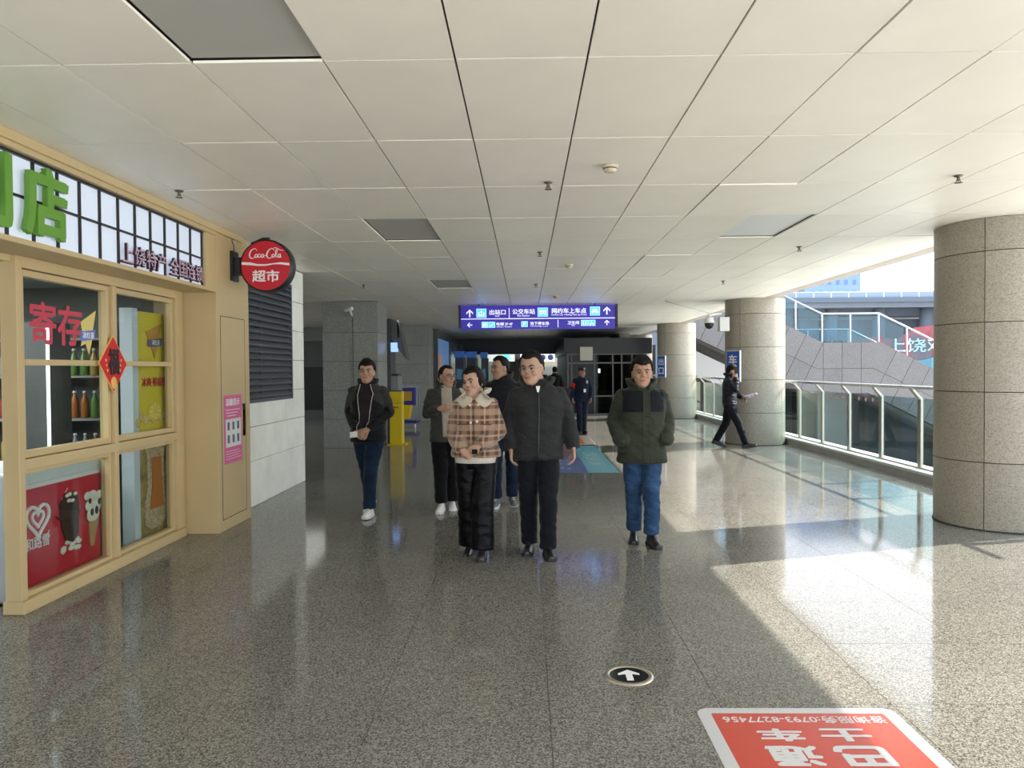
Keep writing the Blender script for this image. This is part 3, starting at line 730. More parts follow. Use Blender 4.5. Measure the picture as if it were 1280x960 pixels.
# poster wall beyond second pillar
pw = empty('poster_lightbox', (-2.9, 26.5, 0), label='tall blue printed light box wall beyond the farther square pillar', cat='billboard')
MB().box(-3.4, -2.86, 24.55, 31.6, 0, .25).box(-3.4, -2.86, 24.55, 31.6, 2.62, 2.9).box(-3.4, -2.86, 24.55, 24.75, .25, 2.62).box(-3.4, -2.86, 28.4, 28.6, .25, 2.62).build('frame', DARKWALL, pw)
MB().box(-3.38, -2.88, 24.8, 28.4, .25, 2.62).build('blue_print', mat('poster_blue', (.08, .14, .26), .3, nz=(1.3, .4), emit=((.08, .16, .32), .25)), pw)
MB().box(-3.38, -2.87, 24.8, 25.9, .7, 2.1).build('portrait_print', mat('poster_portrait', (.40, .22, .16), .4, nz=(5, .6), emit=((.4, .2, .18), .12)), pw)
MB().box(-3.38, -2.88, 28.6, 31.6, .25, 2.62).build('grey_print', mat('poster_grey', (.20, .24, .28), .3, nz=(1, .3)), pw)
# ticket machines / gates with blue lit heads
gate_lab = ['dark machine with blue lit head left of the far hall', 'dark blue-topped machine second from left in the far hall', 'narrow blue-topped machine behind the man in profile']
for i, (x0, x1, y) in enumerate(((-2.75, -2.42, 29.5), (-2.35, -2.0, 30.2), (-1.85, -1.62, 31.5))):
    tm = empty('ticket_machine', ((x0 + x1) / 2, y, 0), label=gate_lab[i], cat='machine', group='blue-topped machines in the far hall')
    MB().box(x0, x1, y, y + .4, 0, 2.05).build('cabinet', mat('machine_navy', (.01, .02, .04), .3), tm)
    MB().box(x0 - .03, x1 + .03, y - .03, y + .4, 2.05, 2.30).build('lit_head', mat('machine_blue', (.01, .06, .22), .3, emit=((.02, .14, .5), .10)), tm)
    MB().box(x1, x1 + .07, y, y + .4, 0, 2.05).build('side_post', mat('machine_post', (.18, .20, .24), .4), tm)
    MB().box(x0 + .05, x1 - .05, y - .01, y, 1.2, 1.6).build('screen', mat('machine_screen', (.02, .06, .10), .2, emit=((.02, .1, .18), .2)), tm)

# bulkhead and far hall
fh = empty('wall_far', (0, 40, 0), kind='structure')
MB().box(-6, 5.05, 34.7, 35.6, 2.28, CZ + .2).build('bulkhead', mat('bulkhead_dark', (.05, .065, .085), .4), fh)
MB().box(-6, 6, 35.6, 95, 2.65, 2.8).build('far_ceiling', mat('far_ceiling', (.25, .26, .27), .6), fh)
MB().box(-3.4, -3.3, 31.6, 34.7, 0, 3).build('side_wall', DARKWALL, fh)
MB().box(-2.95, -2.85, 31.65, 95, 0, 2.7).build('far_left_wall', mat('far_green', (.04, .12, .10), .5, nz=(.7, .6)), fh)
MB().box(-3, 6, 90, 90.2, 0, 2.7).build('end_wall', mat('end_wall', (.35, .36, .36), .6), fh)
MB().box(1.75, 1.85, 36, 90, 0, 2.3).build('panel_wall', mat('far_panel_white', (.55, .53, .46), .5), fh)
for k in range(12):
    MB().box(1.735, 1.75, 37 + k * 3.4, 37.15 + k * 3.4, .0, 2.2).build('pilaster', mat('far_pilaster', (.3, .29, .26), .5), fh)
    MB().box(1.73, 1.75, 38.2 + k * 3.4, 39.1 + k * 3.4, 1.05, 1.75).build('notice', mat('far_notice', (.15, .22, .35), .5), fh)
MB().box(2.2, 6, 35.0, 35.6, 0, 2.66).build('dark_block', mat('dark_block', (.02, .02, .022), .5), fh)
area('far_hall_lamp', (0, 60, 2.6), (4, 40), 420, (1, .97, .9))
area('far_hall_lamp', (0, 41, 2.6), (3, 8), 40, (.95, .97, 1))
hs_ = empty('hanging_sign', (0.7, 44, 1.95), label='white lit overhead sign with round blue icons in the far hall', cat='sign')
MB().box(-.3, 1.7, 44, 44.15, 2.02, 2.5).build('white_board', mat('far_board', (.7, .73, .76), .5, emit=((.8, .85, .9), .45)), hs_)
for x, c in ((.25, 'c'), (.75, 'n'), (1.2, 'n')):
    MB().lathe([(.17, 0), (.17, -.03)], 20, (x + .25, 43.98, 2.26), axis='y').build('icon_disc', mat('icon_%s' % c, (.02, .25, .7) if c == 'c' else (.03, .05, .22), .4, emit=((.02, .3, .8), .5) if c == 'c' else None), hs_)
MB().tube([(-.1, 44.07, 2.5), (-.1, 44.07, 2.7)], .02, 6).tube([(1.5, 44.07, 2.5), (1.5, 44.07, 2.7)], .02, 6).build('hanger', STEEL, hs_)
h2 = empty('hanging_sign', (-1.2, 42, 1.95), label='pale overhead sign with one teal disc left in the far hall', cat='sign')
MB().box(-2.2, -.6, 42, 42.12, 2.02, 2.42).build('board', mat('far_board2', (.45, .50, .48), .5, emit=((.5, .6, .58), .3)), h2)
MB().lathe([(.2, 0), (.2, -.03)], 20, (-1.05, 41.98, 2.25), axis='y').build('icon_disc', mat('icon_teal', (.1, .6, .55), .4, emit=((.1, .75, .65), .6)), h2)
MB().tube([(-2, 42.07, 2.42), (-2, 42.07, 2.7)], .02, 6).tube([(-.8, 42.07, 2.42), (-.8, 42.07, 2.7)], .02, 6).build('hanger', STEEL, h2)

# glazed room at right far
gr_ = empty('glazed_room', (2.6, 26, 0), label='dark glazed room with metal mullions behind the guard', cat='booth')
GX0, GX1, GY = 1.42, 4.0, 25.8
MB().box(GX0, GX0 + .08, GY + .1, 34, 0, 2.1).box(GX0, GX1, 33.9, 34, 0, 2.1).box(GX1 - .1, GX1, GY + .1, 34, 0, 2.1).build('side_wall', mat('room_wall', (.018, .018, .018), .5), gr_)
MB().box(GX0 - .1, GX1 + .3, GY - .02, 34.2, 2.09, 2.62).build('header', mat('room_header', (.014, .016, .021), .4), gr_)
for x in (GX0, 1.55, 2.33, 2.95, 3.25, 3.6): MB().box(x, x + .045, GY, GY + .07, 0, 2.09).build('mullion', mat('room_mullion', (.10, .10, .10), .4, metal=.3), gr_)
for z in (0, .62, 1.75, 2.05): MB().box(GX0, GX1, GY + .005, GY + .065, z, z + .05).build('rail', mat('room_mullion', (.1, .1, .1)), gr_)
for a, b in ((GX0 + .05, 2.33), (2.38, 3.6)): MB().box(a, b, GY + .03, GY + .036, .06, 2.08).build('pane', GLASSD, gr_)
MB().box(1.48, 2.3, 27, 27.1, 0, 2.05).build('dark_backing', BLACK, gr_)  # black sheet added behind the left pane so the glass reads dark
MB().box(1.85, 2.28, GY - .12, GY - .04, 1.86, 2.32).build('white_duct', mat('duct_cream', (.55, .52, .45), .5), gr_)
MB().box(2.5, 3.4, 27.6, 28.3, .3, .75).build('counter', mat('room_counter', (.30, .32, .28), .5), gr_)
MB().ell((3.15, 27.7, 1.05), (.22, .2, .28), seg=12, rings=8).build('red_bundle', mat('room_red', (.35, .03, .03), .6), gr_)
MB().ell((2.62, 28.2, 1.05), (.18, .2, .3), seg=12, rings=8).build('green_bundle', mat('room_green', (.12, .2, .12), .6), gr_)
MB().box(2.72, 2.80, 28.4, 28.44, 1.42, 1.58).build('lamp', mat('room_lamp', (1, 1, .9), .4, emit=((1, 1, .85), 3)), gr_)
# wall between far columns
MB().box(3.9, 5.05, 33.6, 33.9, 0, CZ).build('pale_wall', COLUMN, fh)
MB().box(3.75, 4.15, 30.2, 33.6, 0, CZ).build('pale_wall', COLUMN, fh)

# ---------------------------------------------------- big blue hanging sign
bs = empty('direction_sign', (.27, 16.3, 2.4), label='wide blue overhead direction sign with white arrows and characters', cat='sign')
SX0, SX1, SZ0, SZ1, SY = -1.385, 1.93, 2.44, 2.955, 16.3
MB().box(SX0, SX1, SY, SY + .14, SZ0, SZ1).build('blue_face', SIGNBLUE, bs)
for x in (SX0 - .05, SX1 + .01): MB().box(x, x + .045, SY - .02, SY + .16, SZ0 + .04, SZ1 + .01).build('end_cap', BLACK, bs)
for x in (-1.0, 1.5): MB().tube([(x, SY + .07, SZ1), (x, SY + .07, 3.03)], .015, 6).build('hanger', BLACK, bs)
sw, shh = SX1 - SX0, SZ1 - SZ0
def SP(px, py): return SX0 + (px - 97) / (1165 - 97) * sw, SZ1 - (py - 55) / (230 - 55) * shh    # 1280-wide enlargement of the sign
U = sw / 1068
FSN = lambda px, py, y=SY - .003: ((SP(px, py)[0], y, SP(px, py)[1]), (1, 0, 0), (0, 0, 1))
zl = SP(0, 152)[1]
MB().box(SX0, SX1, SY - .006, SY, zl - .008, zl + .008).build('divider', SIGNWH, bs)
for px, a, b in ((432, 74, 148), (770, 163, 218)):
    x, _ = SP(px, 0); MB().box(x - .007, x + .007, SY - .006, SY, SP(0, b)[1], SP(0, a)[1]).build('divider', SIGNWH, bs)
def arrow(px, py, s, rot, name='arrow'):
    x, z = SP(px, py); g = MB(); c_, s_ = math.cos(rot), math.sin(rot)
    def T(P): return [(x + (u * c_ - v * s_) * s, z + (u * s_ + v * c_) * s) for u, v in P]
    g.prism(T([(-.09, -.5), (.09, -.5), (.09, .35), (-.09, .35)]), 'y', SY - .006, SY)
    g.prism(T([(0, .55), (-.45, .12), (-.45, -.12), (0, .33), (.45, -.12), (.45, .12)]), 'y', SY - .0065, SY)
    g.build(name, SIGNWH, bs)
arrow(158, 112, .16, 0); arrow(1108, 100, .16, 0); arrow(158, 196, .11, PI / 2); arrow(1108, 187, .11, 0)
def tx(s, px0, px1, py0, py1, bold=.012, m=None): text('lettering', s, FSN((px0 + px1) / 2, (py0 + py1) / 2), (px1 - px0) * U, (py1 - py0) / 175 * shh, m or SIGNWH, bs, bold=bold)
tx('出站口', 295, 407, 85, 122, .02); tx('Exit', 336, 364, 126, 137)
tx('公交车站', 455, 610, 81, 119, .02); tx('Bus Station', 490, 573, 123, 136)
tx('网约车上车点', 728, 965, 78, 116, .02); tx('Online Car Hailing Pick-up Point', 724, 970, 121, 134)
tx('电梯', 343, 394, 178, 202, .02); tx('3F·4F', 402, 455, 182, 200); tx('Elevator / Escalator', 345, 452, 206, 214)
tx('地下停车场', 578, 707, 176, 200, .02); tx('Parking Lot', 580, 700, 204, 213)
tx('卫生间', 836, 915, 172, 197, .02); tx('Toilet', 862, 886, 200, 209)
def icon(px0, px1, py0, py1, draw):
    x0, z1 = SP(px0, py0); x1, z0 = SP(px1, py1)
    MB().box(x0, x1, SY - .004, SY, z0, z1).build('icon_tile', SIGNCY, bs)
    e = .008; g = MB()
    g.box(x0, x1, SY - .006, SY, z1 - e, z1).box(x0, x1, SY - .006, SY, z0, z0 + e).box(x0, x0 + e, SY - .006, SY, z0, z1).box(x1 - e, x1, SY - .006, SY, z0, z1)
    g.build('icon_border', mat('icon_edge', (.4, .6, .9), .4, emit=((.4, .65, 1), .6)), bs)
    g = MB(); W_, H_ = x1 - x0, z1 - z0
    def B(a, b, c, d): g.box(x0 + a * W_, x0 + b * W_, SY - .007, SY - .003, z0 + c * H_, z0 + d * H_)
    for q in draw: B(*q)
    g.build('icon_mark', mat('icon_deep', (.02, .04, .35), .4) if draw and len(draw[0]) == 4 and draw[0][0] < .15 and draw[0][1] > .9 else SIGNWH, bs)
icon(205, 273, 78, 142, [(.2, .8, .18, .28), (.2, .3, .2, .6), (.7, .8, .2, .6), (.46, .54, .3, .8), (.36, .64, .6, .68)])
icon(630, 700, 74, 138, [(.15, .85, .3, .42), (.15, .85, .5, .72), (.22, .36, .2, .3), (.64, .78, .2, .3)])
icon(992, 1060, 70, 133, [(.15, .85, .35, .5), (.28, .72, .5, .72), (.2, .34, .25, .35), (.66, .8, .25, .35)])
icon(241, 284, 174, 216, [(.2, .45, .2, .8), (.55, .8, .2, .8)]); icon(288, 334, 174, 216, [(.15, .5, .25, .36), (.4, .6, .4, .52), (.55, .85, .58, .7)])
icon(516, 560, 172, 212, []); tx('P', 530, 546, 178, 206, .02)
icon(930, 976, 166, 208, [(.25, .4, .2, .6), (.28, .37, .66, .8), (.6, .75, .2, .6), (.63, .72, .66, .8)]); icon(980, 1028, 166, 208, [(.4, .5, .4, .8), (.4, .75, .35, .45), (.65, .75, .15, .4), (.25, .4, .15, .4)])

# ---------------------------------------------------- floor graphics
fs = empty('floor_sticker', (1.23, 2.9, 0), label='red floor sticker with white rim and phone number near the camera', cat='sticker')
def rrect(x0, x1, y0, y1, r, n=6):
    P = []
    for cx, cy, a in ((x1 - r, y1 - r, 0), (x0 + r, y1 - r, PI / 2), (x0 + r, y0 + r, PI), (x1 - r, y0 + r, 3 * PI / 2)):
        for k in range(n + 1): P.append((cx + r * math.cos(a + k * PI / 2 / n), cy + r * math.sin(a + k * PI / 2 / n)))
    return P
MB().prism(rrect(.775, 1.675, 1.9, 3.495, .06), 'z', .0, .0015).build('white_rim', mat('sticker_white', (0.5208, 0.5208, 0.5376), .3), fs)
MB().prism(rrect(.835, 1.615, 1.96, 3.44, .012), 'z', .0015, .002).build('red_face', mat('sticker_red', (0.5208, 0.0462, 0.0252), .3), fs)
LW = mat('sticker_letter', (0.6048, 0.588, 0.588), .35)
FG = lambda x, y: ((x, y, .0025), (1, 0, 0), (0, 1, 0))
text('lettering', '咨询服务:0793-8277456', FG(1.235, 3.375), .72, .066, LW, fs, bold=.006, ext=.001, rot180=True)
text('lettering', '士', FG(1.36, 3.235), .20, .105, LW, fs, bold=.035, ext=.001, rot180=True)
text('lettering', '车', FG(1.085, 3.235), .18, .105, LW, fs, bold=.035, ext=.001, rot180=True)
text('lettering', '巴', FG(1.36, 3.06), .20, .15, LW, fs, bold=.035, ext=.001, rot180=True)
text('lettering', '通', FG(1.085, 3.06), .20, .15, LW, fs, bold=.035, ext=.001, rot180=True)
fd = empty('exit_marker', (.52, 3.865, 0), label='round metal exit marker with a white arrow set in the floor', cat='floor light')
MB().lathe([(.126, 0), (.122, .007), (.10, .008), (.10, 0)], 40, cap=False).build('steel_ring', mat('ring_steel', (.55, .48, .40), .3, metal=.8), fd, world=False)
MB().lathe([(.10, .001), (.10, .005)], 40).build('black_glass', mat('marker_black', (.015, .02, .02), .12), fd, world=False)
g = MB().prism([(-.017, -.068), (.017, -.068), (.017, .012), (.055, .0), (.055, .018), (0, .066), (-.055, .018), (-.055, .0), (-.017, .012)], 'z', .005, .0062)
g.build('arrow', WHITEPRINT, fd, world=False)
f2 = empty('floor_graphic', (.7, 14, 0), label='long colourful floor sticker of orange, maroon, blue and teal blocks beyond the walkers', cat='sticker')
for nm, (x0, x1, y0, y1), cl_ in (('pale_edge', (.0, 1.46, 15.75, 17.9), (.62, .55, .48)), ('orange_block', (.15, 1.25, 15.9, 17.6), (.72, .20, .08)), ('maroon_block', (-.1, .82, 13.5, 15.6), (.20, .06, .12)),
                                  ('blue_block', (-.1, .95, 11.46, 13.5), (.06, .10, .30)), ('teal_block', (.95, 1.42, 11.46, 15.5), (.10, .36, .44))):
    MB().box(x0, x1, y0, y1, 0, .001 + (.0008 if nm == 'orange_block' else 0)).build(nm, mat('fg_' + nm, cl_, .3), f2)
MB().box(.82, .95, 13.5, 15.6, 0, .001).build('teal_block', mat('fg_teal2', (.07, .22, .30), .3), f2)
g = MB(); rr = random.Random(2)
for y in (11.9, 12.4, 12.9, 14.0, 14.6):
    for k in range(4):
        x = .25 + .13 * k
        if y > 13.5: x -= .1
        for _ in range(3): a, b = rr.uniform(0, .05), rr.uniform(0, .2); g.box(x + a, x + a + .05, y + b, y + b + .05, .0012, .0018)
g.build('lettering', LW, f2)
text('lettering', '公交车站', FG(1.18, 13.2), .25, 2.2, mat('fg_pale', (.45, .62, .62), .4), f2, rot180=True, ext=.001)

# ---------------------------------------------------- curb and railing
cb = empty('trim_1', (5.5, 12, 0), kind='structure')
MB().box(5.39, 5.78, -2.5, 44, -1.2, .10).build('curb', mat('curb_stone', (.36, .34, .31), .6, nz=(3, .1)), cb)
MB().box(5.375, 5.80, -2.5, 44, .10, .14).build('curb_cap', mat('curb_cap', (0.5208, 0.5124, 0.4872), .5, nz=(3, .06)), cb, bevel=.004)
MB().box(-14, 5.78, -2.7, -2.5, -3, .0).build('slab_edge', CONC, cb)
rl = empty('glass_railing', (5.5, 12, .14), label='steel and glass balustrade along the right edge of the walkway', cat='railing')
ypost = [10.73 + 1.17 * k for k in range(-3, 26)]
pm = MB(); 
pp = [(5.53, .14), (5.57, .14), (5.57, 1.12), (5.44, 1.26), (5.41, 1.26), (5.53, 1.11)]
pm.prism(pp, 'y', -.045, .045)
pme_ = pm.me('post', STEEL, True); clampme = None
gp = None
for i, y in enumerate(ypost):
    o = bpy.data.objects.new('post', pme_); link(o, rl); o.location = (-5.5, y - 12, -.14)
    g = MB()
    for z in (.35, .98): g.tube([(5.55, y + .035, z), (5.55, y + .075, z)], .013, 8)
    g.build('glass_clamp', STEELB, rl)
    MB().box(5.545, 5.557, y + .07, y + 1.10, .20, 1.13).build('glass_panel', GLASSR, rl)
MB().tube([(5.425, ypost[0] - .5, 1.285), (5.425, 44, 1.285)], .028, 12).build('handrail', STEELB, rl)
MB().box(5.528, 5.575, ypost[0], 44, .141, .16).build('base_rail', STEEL, rl)
g = MB()
for y in (11.92, 13.07):
    for k in range(3): g.lathe([(.035, 0), (.035, .002)], 16, (5.540, y + .25 + k * .25, 1.05), axis='x')
g.build('red_decal', mat('decal_red', (.60, .10, .12), .5), rl)
g = MB()
for y in (11.92, 13.07):
    for k in range(3): g.lathe([(.026, 0), (.026, .002)], 16, (5.538, y + .25 + k * .25, 1.05), axis='x')
g.build('decal_centre', mat('decal_grey', (.55, .55, .55), .5), rl)

# ================================================================== OUTSIDE
go = empty('ground', (20, 30, -2.6), kind='structure')
MB().box(-60, 200, -60, 140, -3, -2.6).build('paving', GROUND, go)
MB().box(5.8, 30, 28, 60, -2.62, -2.58).build('roadway', mat('asphalt', (.20, .205, .20), .8, nz=(.6, .1)), go)
stp = empty('outdoor_stair', (11, 27, -2.6), label='stone clad outdoor stair with a level landing beyond the glass railing', cat='stair')
SYF = 27.0
top = [(0.5, 7.15), (10.55, 2.45), (12.55, 2.45), (17.5, 0.0)]
H = 1.85
top = [(5.9, 4.73), (10.55, 2.45), (12.55, 2.45), (18.5, -.55)]
def offs(P, d):
    out = []
    for i, p in enumerate(P):
        ns = []
        for a, b in ((i - 1, i), (i, i + 1)):
            if a < 0 or b >= len(P): continue
            dx, dz = P[b][0] - P[a][0], P[b][1] - P[a][1]; l = math.hypot(dx, dz); ns.append((dz / l, -dx / l))
        if len(ns) == 1: n = ns[0]; k = 1
        else:
            n = (ns[0][0] + ns[1][0], ns[0][1] + ns[1][1]); l = math.hypot(*n); n = (n[0] / l, n[1] / l); k = 1 / (n[0] * ns[0][0] + n[1] * ns[0][1])
        out.append((p[0] + n[0] * d * k, p[1] + n[1] * d * k))
    return out
L0, L1, L2 = top, offs(top, .93), offs(top, 1.80)
poly = L0 + L2[::-1]
def seg_box(y0, y1, m, name, A=L0, B=L2):
    g = MB()
    for i in range(3): g.prism([A[i], A[i + 1], B[i + 1], B[i]], 'y', y0, y1)
    return g.build(name, m, stp)
seg_box(SYF + .03, SYF + .25, JOINT, 'parapet_core')
def clip(P, a, b):                      # keep what lies left of the line a->b (convex clipping)
    out = []
    f = lambda p: (b[0] - a[0]) * (p[1] - a[1]) - (b[1] - a[1]) * (p[0] - a[0])
    for i, p in enumerate(P):
        q = P[(i + 1) % len(P)]; fp, fq = f(p), f(q)
        if fp >= 0: out.append(p)
        if fp * fq < 0: t = fp / (fp - fq); out.append((p[0] + (q[0] - p[0]) * t, p[1] + (q[1] - p[1]) * t))
    return out
for i in range(3):
    a0, a1, b0, b1 = L0[i], L0[i + 1], L2[i], L2[i + 1]
    l = math.hypot(a1[0] - a0[0], a1[1] - a0[1]); dx, dz = (a1[0] - a0[0]) / l, (a1[1] - a0[1]) / l; nx, nz = dz, -dx
    wd = l / 3 if i == 1 else .66
    s0 = 0 if i else l - math.ceil(l / wd + 1) * wd
    for k in range(-2, int(l / wd) + 4):
        for h0, h1 in ((.006, .924), (.936, 1.80)):
            u0, u1 = s0 + k * wd + .007, s0 + (k + 1) * wd - .007
            P = [(a0[0] + dx * u + nx * h, a0[1] + dz * u + nz * h) for u, h in ((u0, h0), (u0, h1), (u1, h1), (u1, h0))]
            for (p_, q_) in ((a0, b0), (b1, a1)):
                if P: P = clip(P, p_, q_)
            if len(P) >= 3:
                ar = abs(sum(P[j][0] * P[(j + 1) % len(P)][1] - P[(j + 1) % len(P)][0] * P[j][1] for j in range(len(P)))) / 2
                if ar > .01: MB().prism(P, 'y', SYF, SYF + .03).build('cladding_panel', CLAD, stp)
MB().prism([L2[0], L2[1], L2[2], L2[3], (L2[3][0], L2[3][1] + .3), (L2[2][0], L2[2][1] + .3), (L2[1][0], L2[1][1] + .3), (L2[0][0], L2[0][1] + .3)], 'y', SYF + .25, SYF + 3.6).build('soffit', mat('soffit_dark', (.20, .19, .18), .8), stp)
g = MB()   # treads
for k in range(24):
    x = 10.55 - .30 * k; z = L1[1][1] + .6 + .147 * k
    if x > 6.3: g.box(x - .3, x, SYF + .25, SYF + 3.4, z, z + .147)
    x = 12.55 + .30 * k; z = L1[2][1] + .6 - .147 * (k + 1)
    if x < 18: g.box(x, x + .3, SYF + .25, SYF + 3.4, z, z + .147)
g.box(10.55, 12.55, SYF + .25, SYF + 3.4, L1[1][1] + .45, L1[1][1] + .6)
g.build('tread', CONC, stp)
seg_box(SYF + 3.4, SYF + 3.6, CLAD, 'rear_parapet')
MB().box(10.5, 11.6, SYF + .4, SYF + 3, -2.6, 1.0).build('pier', CLAD, stp)
MB().box(11.0, 21, SYF + 2.5, SYF + 2.8, -2.6, 1.0).build('under_shade_wall', mat('under_shade', (.04, .045, .05), .7), stp)  # dark wall put in to stand for the shade under the stair
MB().box(5.9, 10.5, SYF + 3.0, SYF + 3.2, -2.6, 3.5).build('under_shade_wall', mat('under_shade2', (.09, .085, .08), .7), stp)  # same under the upper flight: its dark colour stands for shade
MB().prism([(5.9, 2.3), (8.6, 1.0), (8.6, .3), (5.9, 1.4)], 'y', SYF + .3, SYF + .6).build('stringer_beam', mat('stringer', (.28, .27, .26), .8), stp)
# stair balustrade
br = empty('stair_balustrade', (11, 27, 2.4), label='teal glass balustrade with white steel rail on the outdoor stair', cat='railing')
up = [(a, b + 1.02) for a, b in top]
WSTEEL = mat('pale_steel', (.30, .32, .33), .35, metal=.5)
MB().tube([(a, SYF + .12, b) for a, b in up], .035, 8).build('handrail', WSTEEL, br)
for i in range(3):
    l = math.hypot(top[i + 1][0] - top[i][0], top[i + 1][1] - top[i][1]); n = max(1, round(l / 1.15)) if i != 1 else 2
    for k in range(n):
        q = []
        for t, dz in ((k / n + .02, .04), ((k + 1) / n - .02, .04), ((k + 1) / n - .02, .93), (k / n + .02, .93)):
            q.append((top[i][0] + (top[i + 1][0] - top[i][0]) * t, top[i][1] + (top[i + 1][1] - top[i][1]) * t + dz))
        MB().prism(q, 'y', SYF + .11, SYF + .122).build('glass_panel', GLASST, br)
        x, z = top[i][0] + (top[i + 1][0] - top[i][0]) * k / n, top[i][1] + (top[i + 1][1] - top[i][1]) * k / n
        MB().box(x - .025, x + .025, SYF + .09, SYF + .15, z, z + 1.0).build('post', WSTEEL, br)
b2 = empty('stair_balustrade', (11, 30.4, 2.2), label='rear glass balustrade on the far side of the outdoor stair', cat='railing')
t2 = [(5.5, 4.2), (10.1, 2.35), (11.3, 2.35), (13.9, 1.0)]
t2 = [(a * 30.5 / 27, b) for a, b in ((6.5, 3.4), (9.2, 3.08), (10.25, 3.08), (13.2, 1.5))]
MB().tube([(a, SYF + 3.5, b) for a, b in [(9.6, 3.08), (12.95, 3.08), (15.9, 1.6)]], .03, 8).build('handrail', WSTEEL, b2)
for (x, z) in ((9.7, 3.05), (11.3, 3.05), (12.9, 3.05), (14.2, 2.4), (15.5, 1.75)): MB().box(x - .02, x + .02, SYF + 3.47, SYF + 3.53, z - 1.1, z).build('post', WSTEEL, b2)
MB().prism([(9.7, 2.0), (12.9, 2.0), (12.9, 3.0), (9.7, 3.0)], 'y', SYF + 3.5, SYF + 3.51).prism([(12.95, 2.0), (15.5, .7), (15.5, 1.65), (12.95, 3.0)], 'y', SYF + 3.5, SYF + 3.51).build('glass_panel', GLASST, b2)

# viaduct
vd = empty('viaduct', (35, 75, -2.6), label='long grey elevated station deck on round piers in the distance', cat='bridge')
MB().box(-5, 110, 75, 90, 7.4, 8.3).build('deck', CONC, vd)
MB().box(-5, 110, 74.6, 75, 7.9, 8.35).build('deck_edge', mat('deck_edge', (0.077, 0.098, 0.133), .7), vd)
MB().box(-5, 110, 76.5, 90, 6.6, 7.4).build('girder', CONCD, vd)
g = MB().box(-5, 110, 74.7, 74.8, 8.85, 8.95)
g.build('parapet_rail', mat('parapet', (0.385, 0.434, 0.49), .5), vd)
for k in range(40): MB().box(18 + k * 1.7, 18.12 + k * 1.7, 74.7, 74.8, 8.35, 8.9).build('parapet_post', mat('parapet', (.5, .6, .7)), vd)
MB().box(-5, 110, 74.72, 74.76, 8.35, 8.85).build('parapet_screen', mat('parapet_screen', (0.154, 0.203, 0.266), .5), vd)
for x in (21.3, 26, 30.7, 35.4, 40.1, 44.8): MB().lathe([(.62, -2.6), (.62, 7.4)], 20, (x, 76.5, 0)).build('pier', CONC, vd)
tw = empty('terrace_wall', (35, 73, -2.6), label='grey terrace wall with a red and teal banner below the viaduct', cat='wall')
MB().box(10, 80, 78, 78.5, -2.6, 6.4).build('wall', mat('terrace_grey', (0.119, 0.147, 0.189), .8, nz=(1, .05)), tw)
for x in range(12, 60): MB().box(x * 1.0, x + .03, 77.97, 78.0, 4.2, 6.4).build('wall_joint', CONCD, tw) if x % 2 == 0 else None
bn = [(30.5, 3.2), (31.5, 4.0), (33.5, 4.5), (35.5, 4.1), (37.2, 5.3), (40, 5.6), (46, 5.9), (46, 1.5), (30.5, 2.3)]
MB().prism(bn, 'y', 73, 73.1).build('red_banner', mat('banner_red', (0.195, 0.04125, 0.0525), .7, nz=(1.2, .2)), tw)
MB().prism([(30.5, 2.3), (34, 1.8), (38, 2.2), (41, 3.0), (46, 3.4), (46, -1), (30.5, -1)], 'y', 72.8, 72.95).build('teal_banner', mat('banner_teal', (0.0675, 0.195, 0.2325), .7, nz=(.8, .2)), tw)
text('lettering', '上饶欢迎', ((38.2, 72.7, 3.6), (1, 0, 0), (0, 0, 1)), 7.5, 1.3, WHITEPRINT, tw, ext=.05)
MB().box(24, 52, 76, 77.5, -2.6, 1.0).build('planter_wall', mat('planter', (.45, .42, .38), .8), tw)
tb = empty('tower_block', (45, 120, -2.6), label='pale blue high-rise tower showing above the viaduct', cat='building')
MB().box(44, 52.7, 120, 130, -2.6, 26).build('tower_wall', mat('tower_blue', (0.16, 0.24, 0.4), .8), tb)
for r in range(7):
    for c_ in range(6):
        MB().box(45.0 + c_ * 1.3, 45.5 + c_ * 1.3, 119.95, 120, 12.8 + r * 1.7, 13.5 + r * 1.7).build('window', mat('tower_window', (0.084, 0.1428, 0.2772), .3), tb)
t2b = empty('tower_block', (52, 125, -2.6), label='lower pale block to the left of the tall tower', cat='building')
MB().box(36, 43.6, 122, 130, -2.6, 19).build('tower_wall', mat('tower_blue', (.4, .5, .7)), t2b)
for r in range(4):
    for c_ in range(5): MB().box(36.6 + c_ * 1.4, 37.2 + c_ * 1.4, 121.95, 122, 12.2 + r * 1.7, 12.9 + r * 1.7).build('window', mat('tower_window', (.1, .2, .4)), t2b)

# ---------------------------------------------------- ceiling fittings
def sprinkler(x, y, lab):
    e = empty('sprinkler', (x, y, CZ), label=lab, cat='sprinkler', group='ceiling sprinklers')
    MB().lathe([(.035, 0), (.03, -.008), (.012, -.012), (.012, -.035), (.016, -.04)], 14).build('body', mat('sprinkler_brass', (.16, .14, .11), .4, metal=.6), e, world=False)
    MB().lathe([(.028, -.052), (.028, -.055)], 14).build('deflector', mat('sprinkler_brass', (.1, .1, .1)), e, world=False)
    MB().tube([(-.014, 0, -.035), (-.016, 0, -.052)], .003, 5).tube([(.014, 0, -.035), (.016, 0, -.052)], .003, 5).build('arm', STEEL, e, world=False)
sprinkler(-2.68, 5.85, 'sprinkler above the lit shop sign at left'); sprinkler(.18, 5.72, 'sprinkler nearest the camera at ceiling centre')
sprinkler(3.20, 5.66, 'sprinkler at right, left of the nearest column'); sprinkler(.18, 9.1, 'second sprinkler along the centre line'); sprinkler(3.20, 8.9, 'second sprinkler along the right side')
sprinkler(-2.65, 12.4, 'sprinkler above the nearer square pillar'); sprinkler(.18, 12.5, 'third sprinkler along the centre line'); sprinkler(3.2, 12.3, 'third sprinkler along the right side')
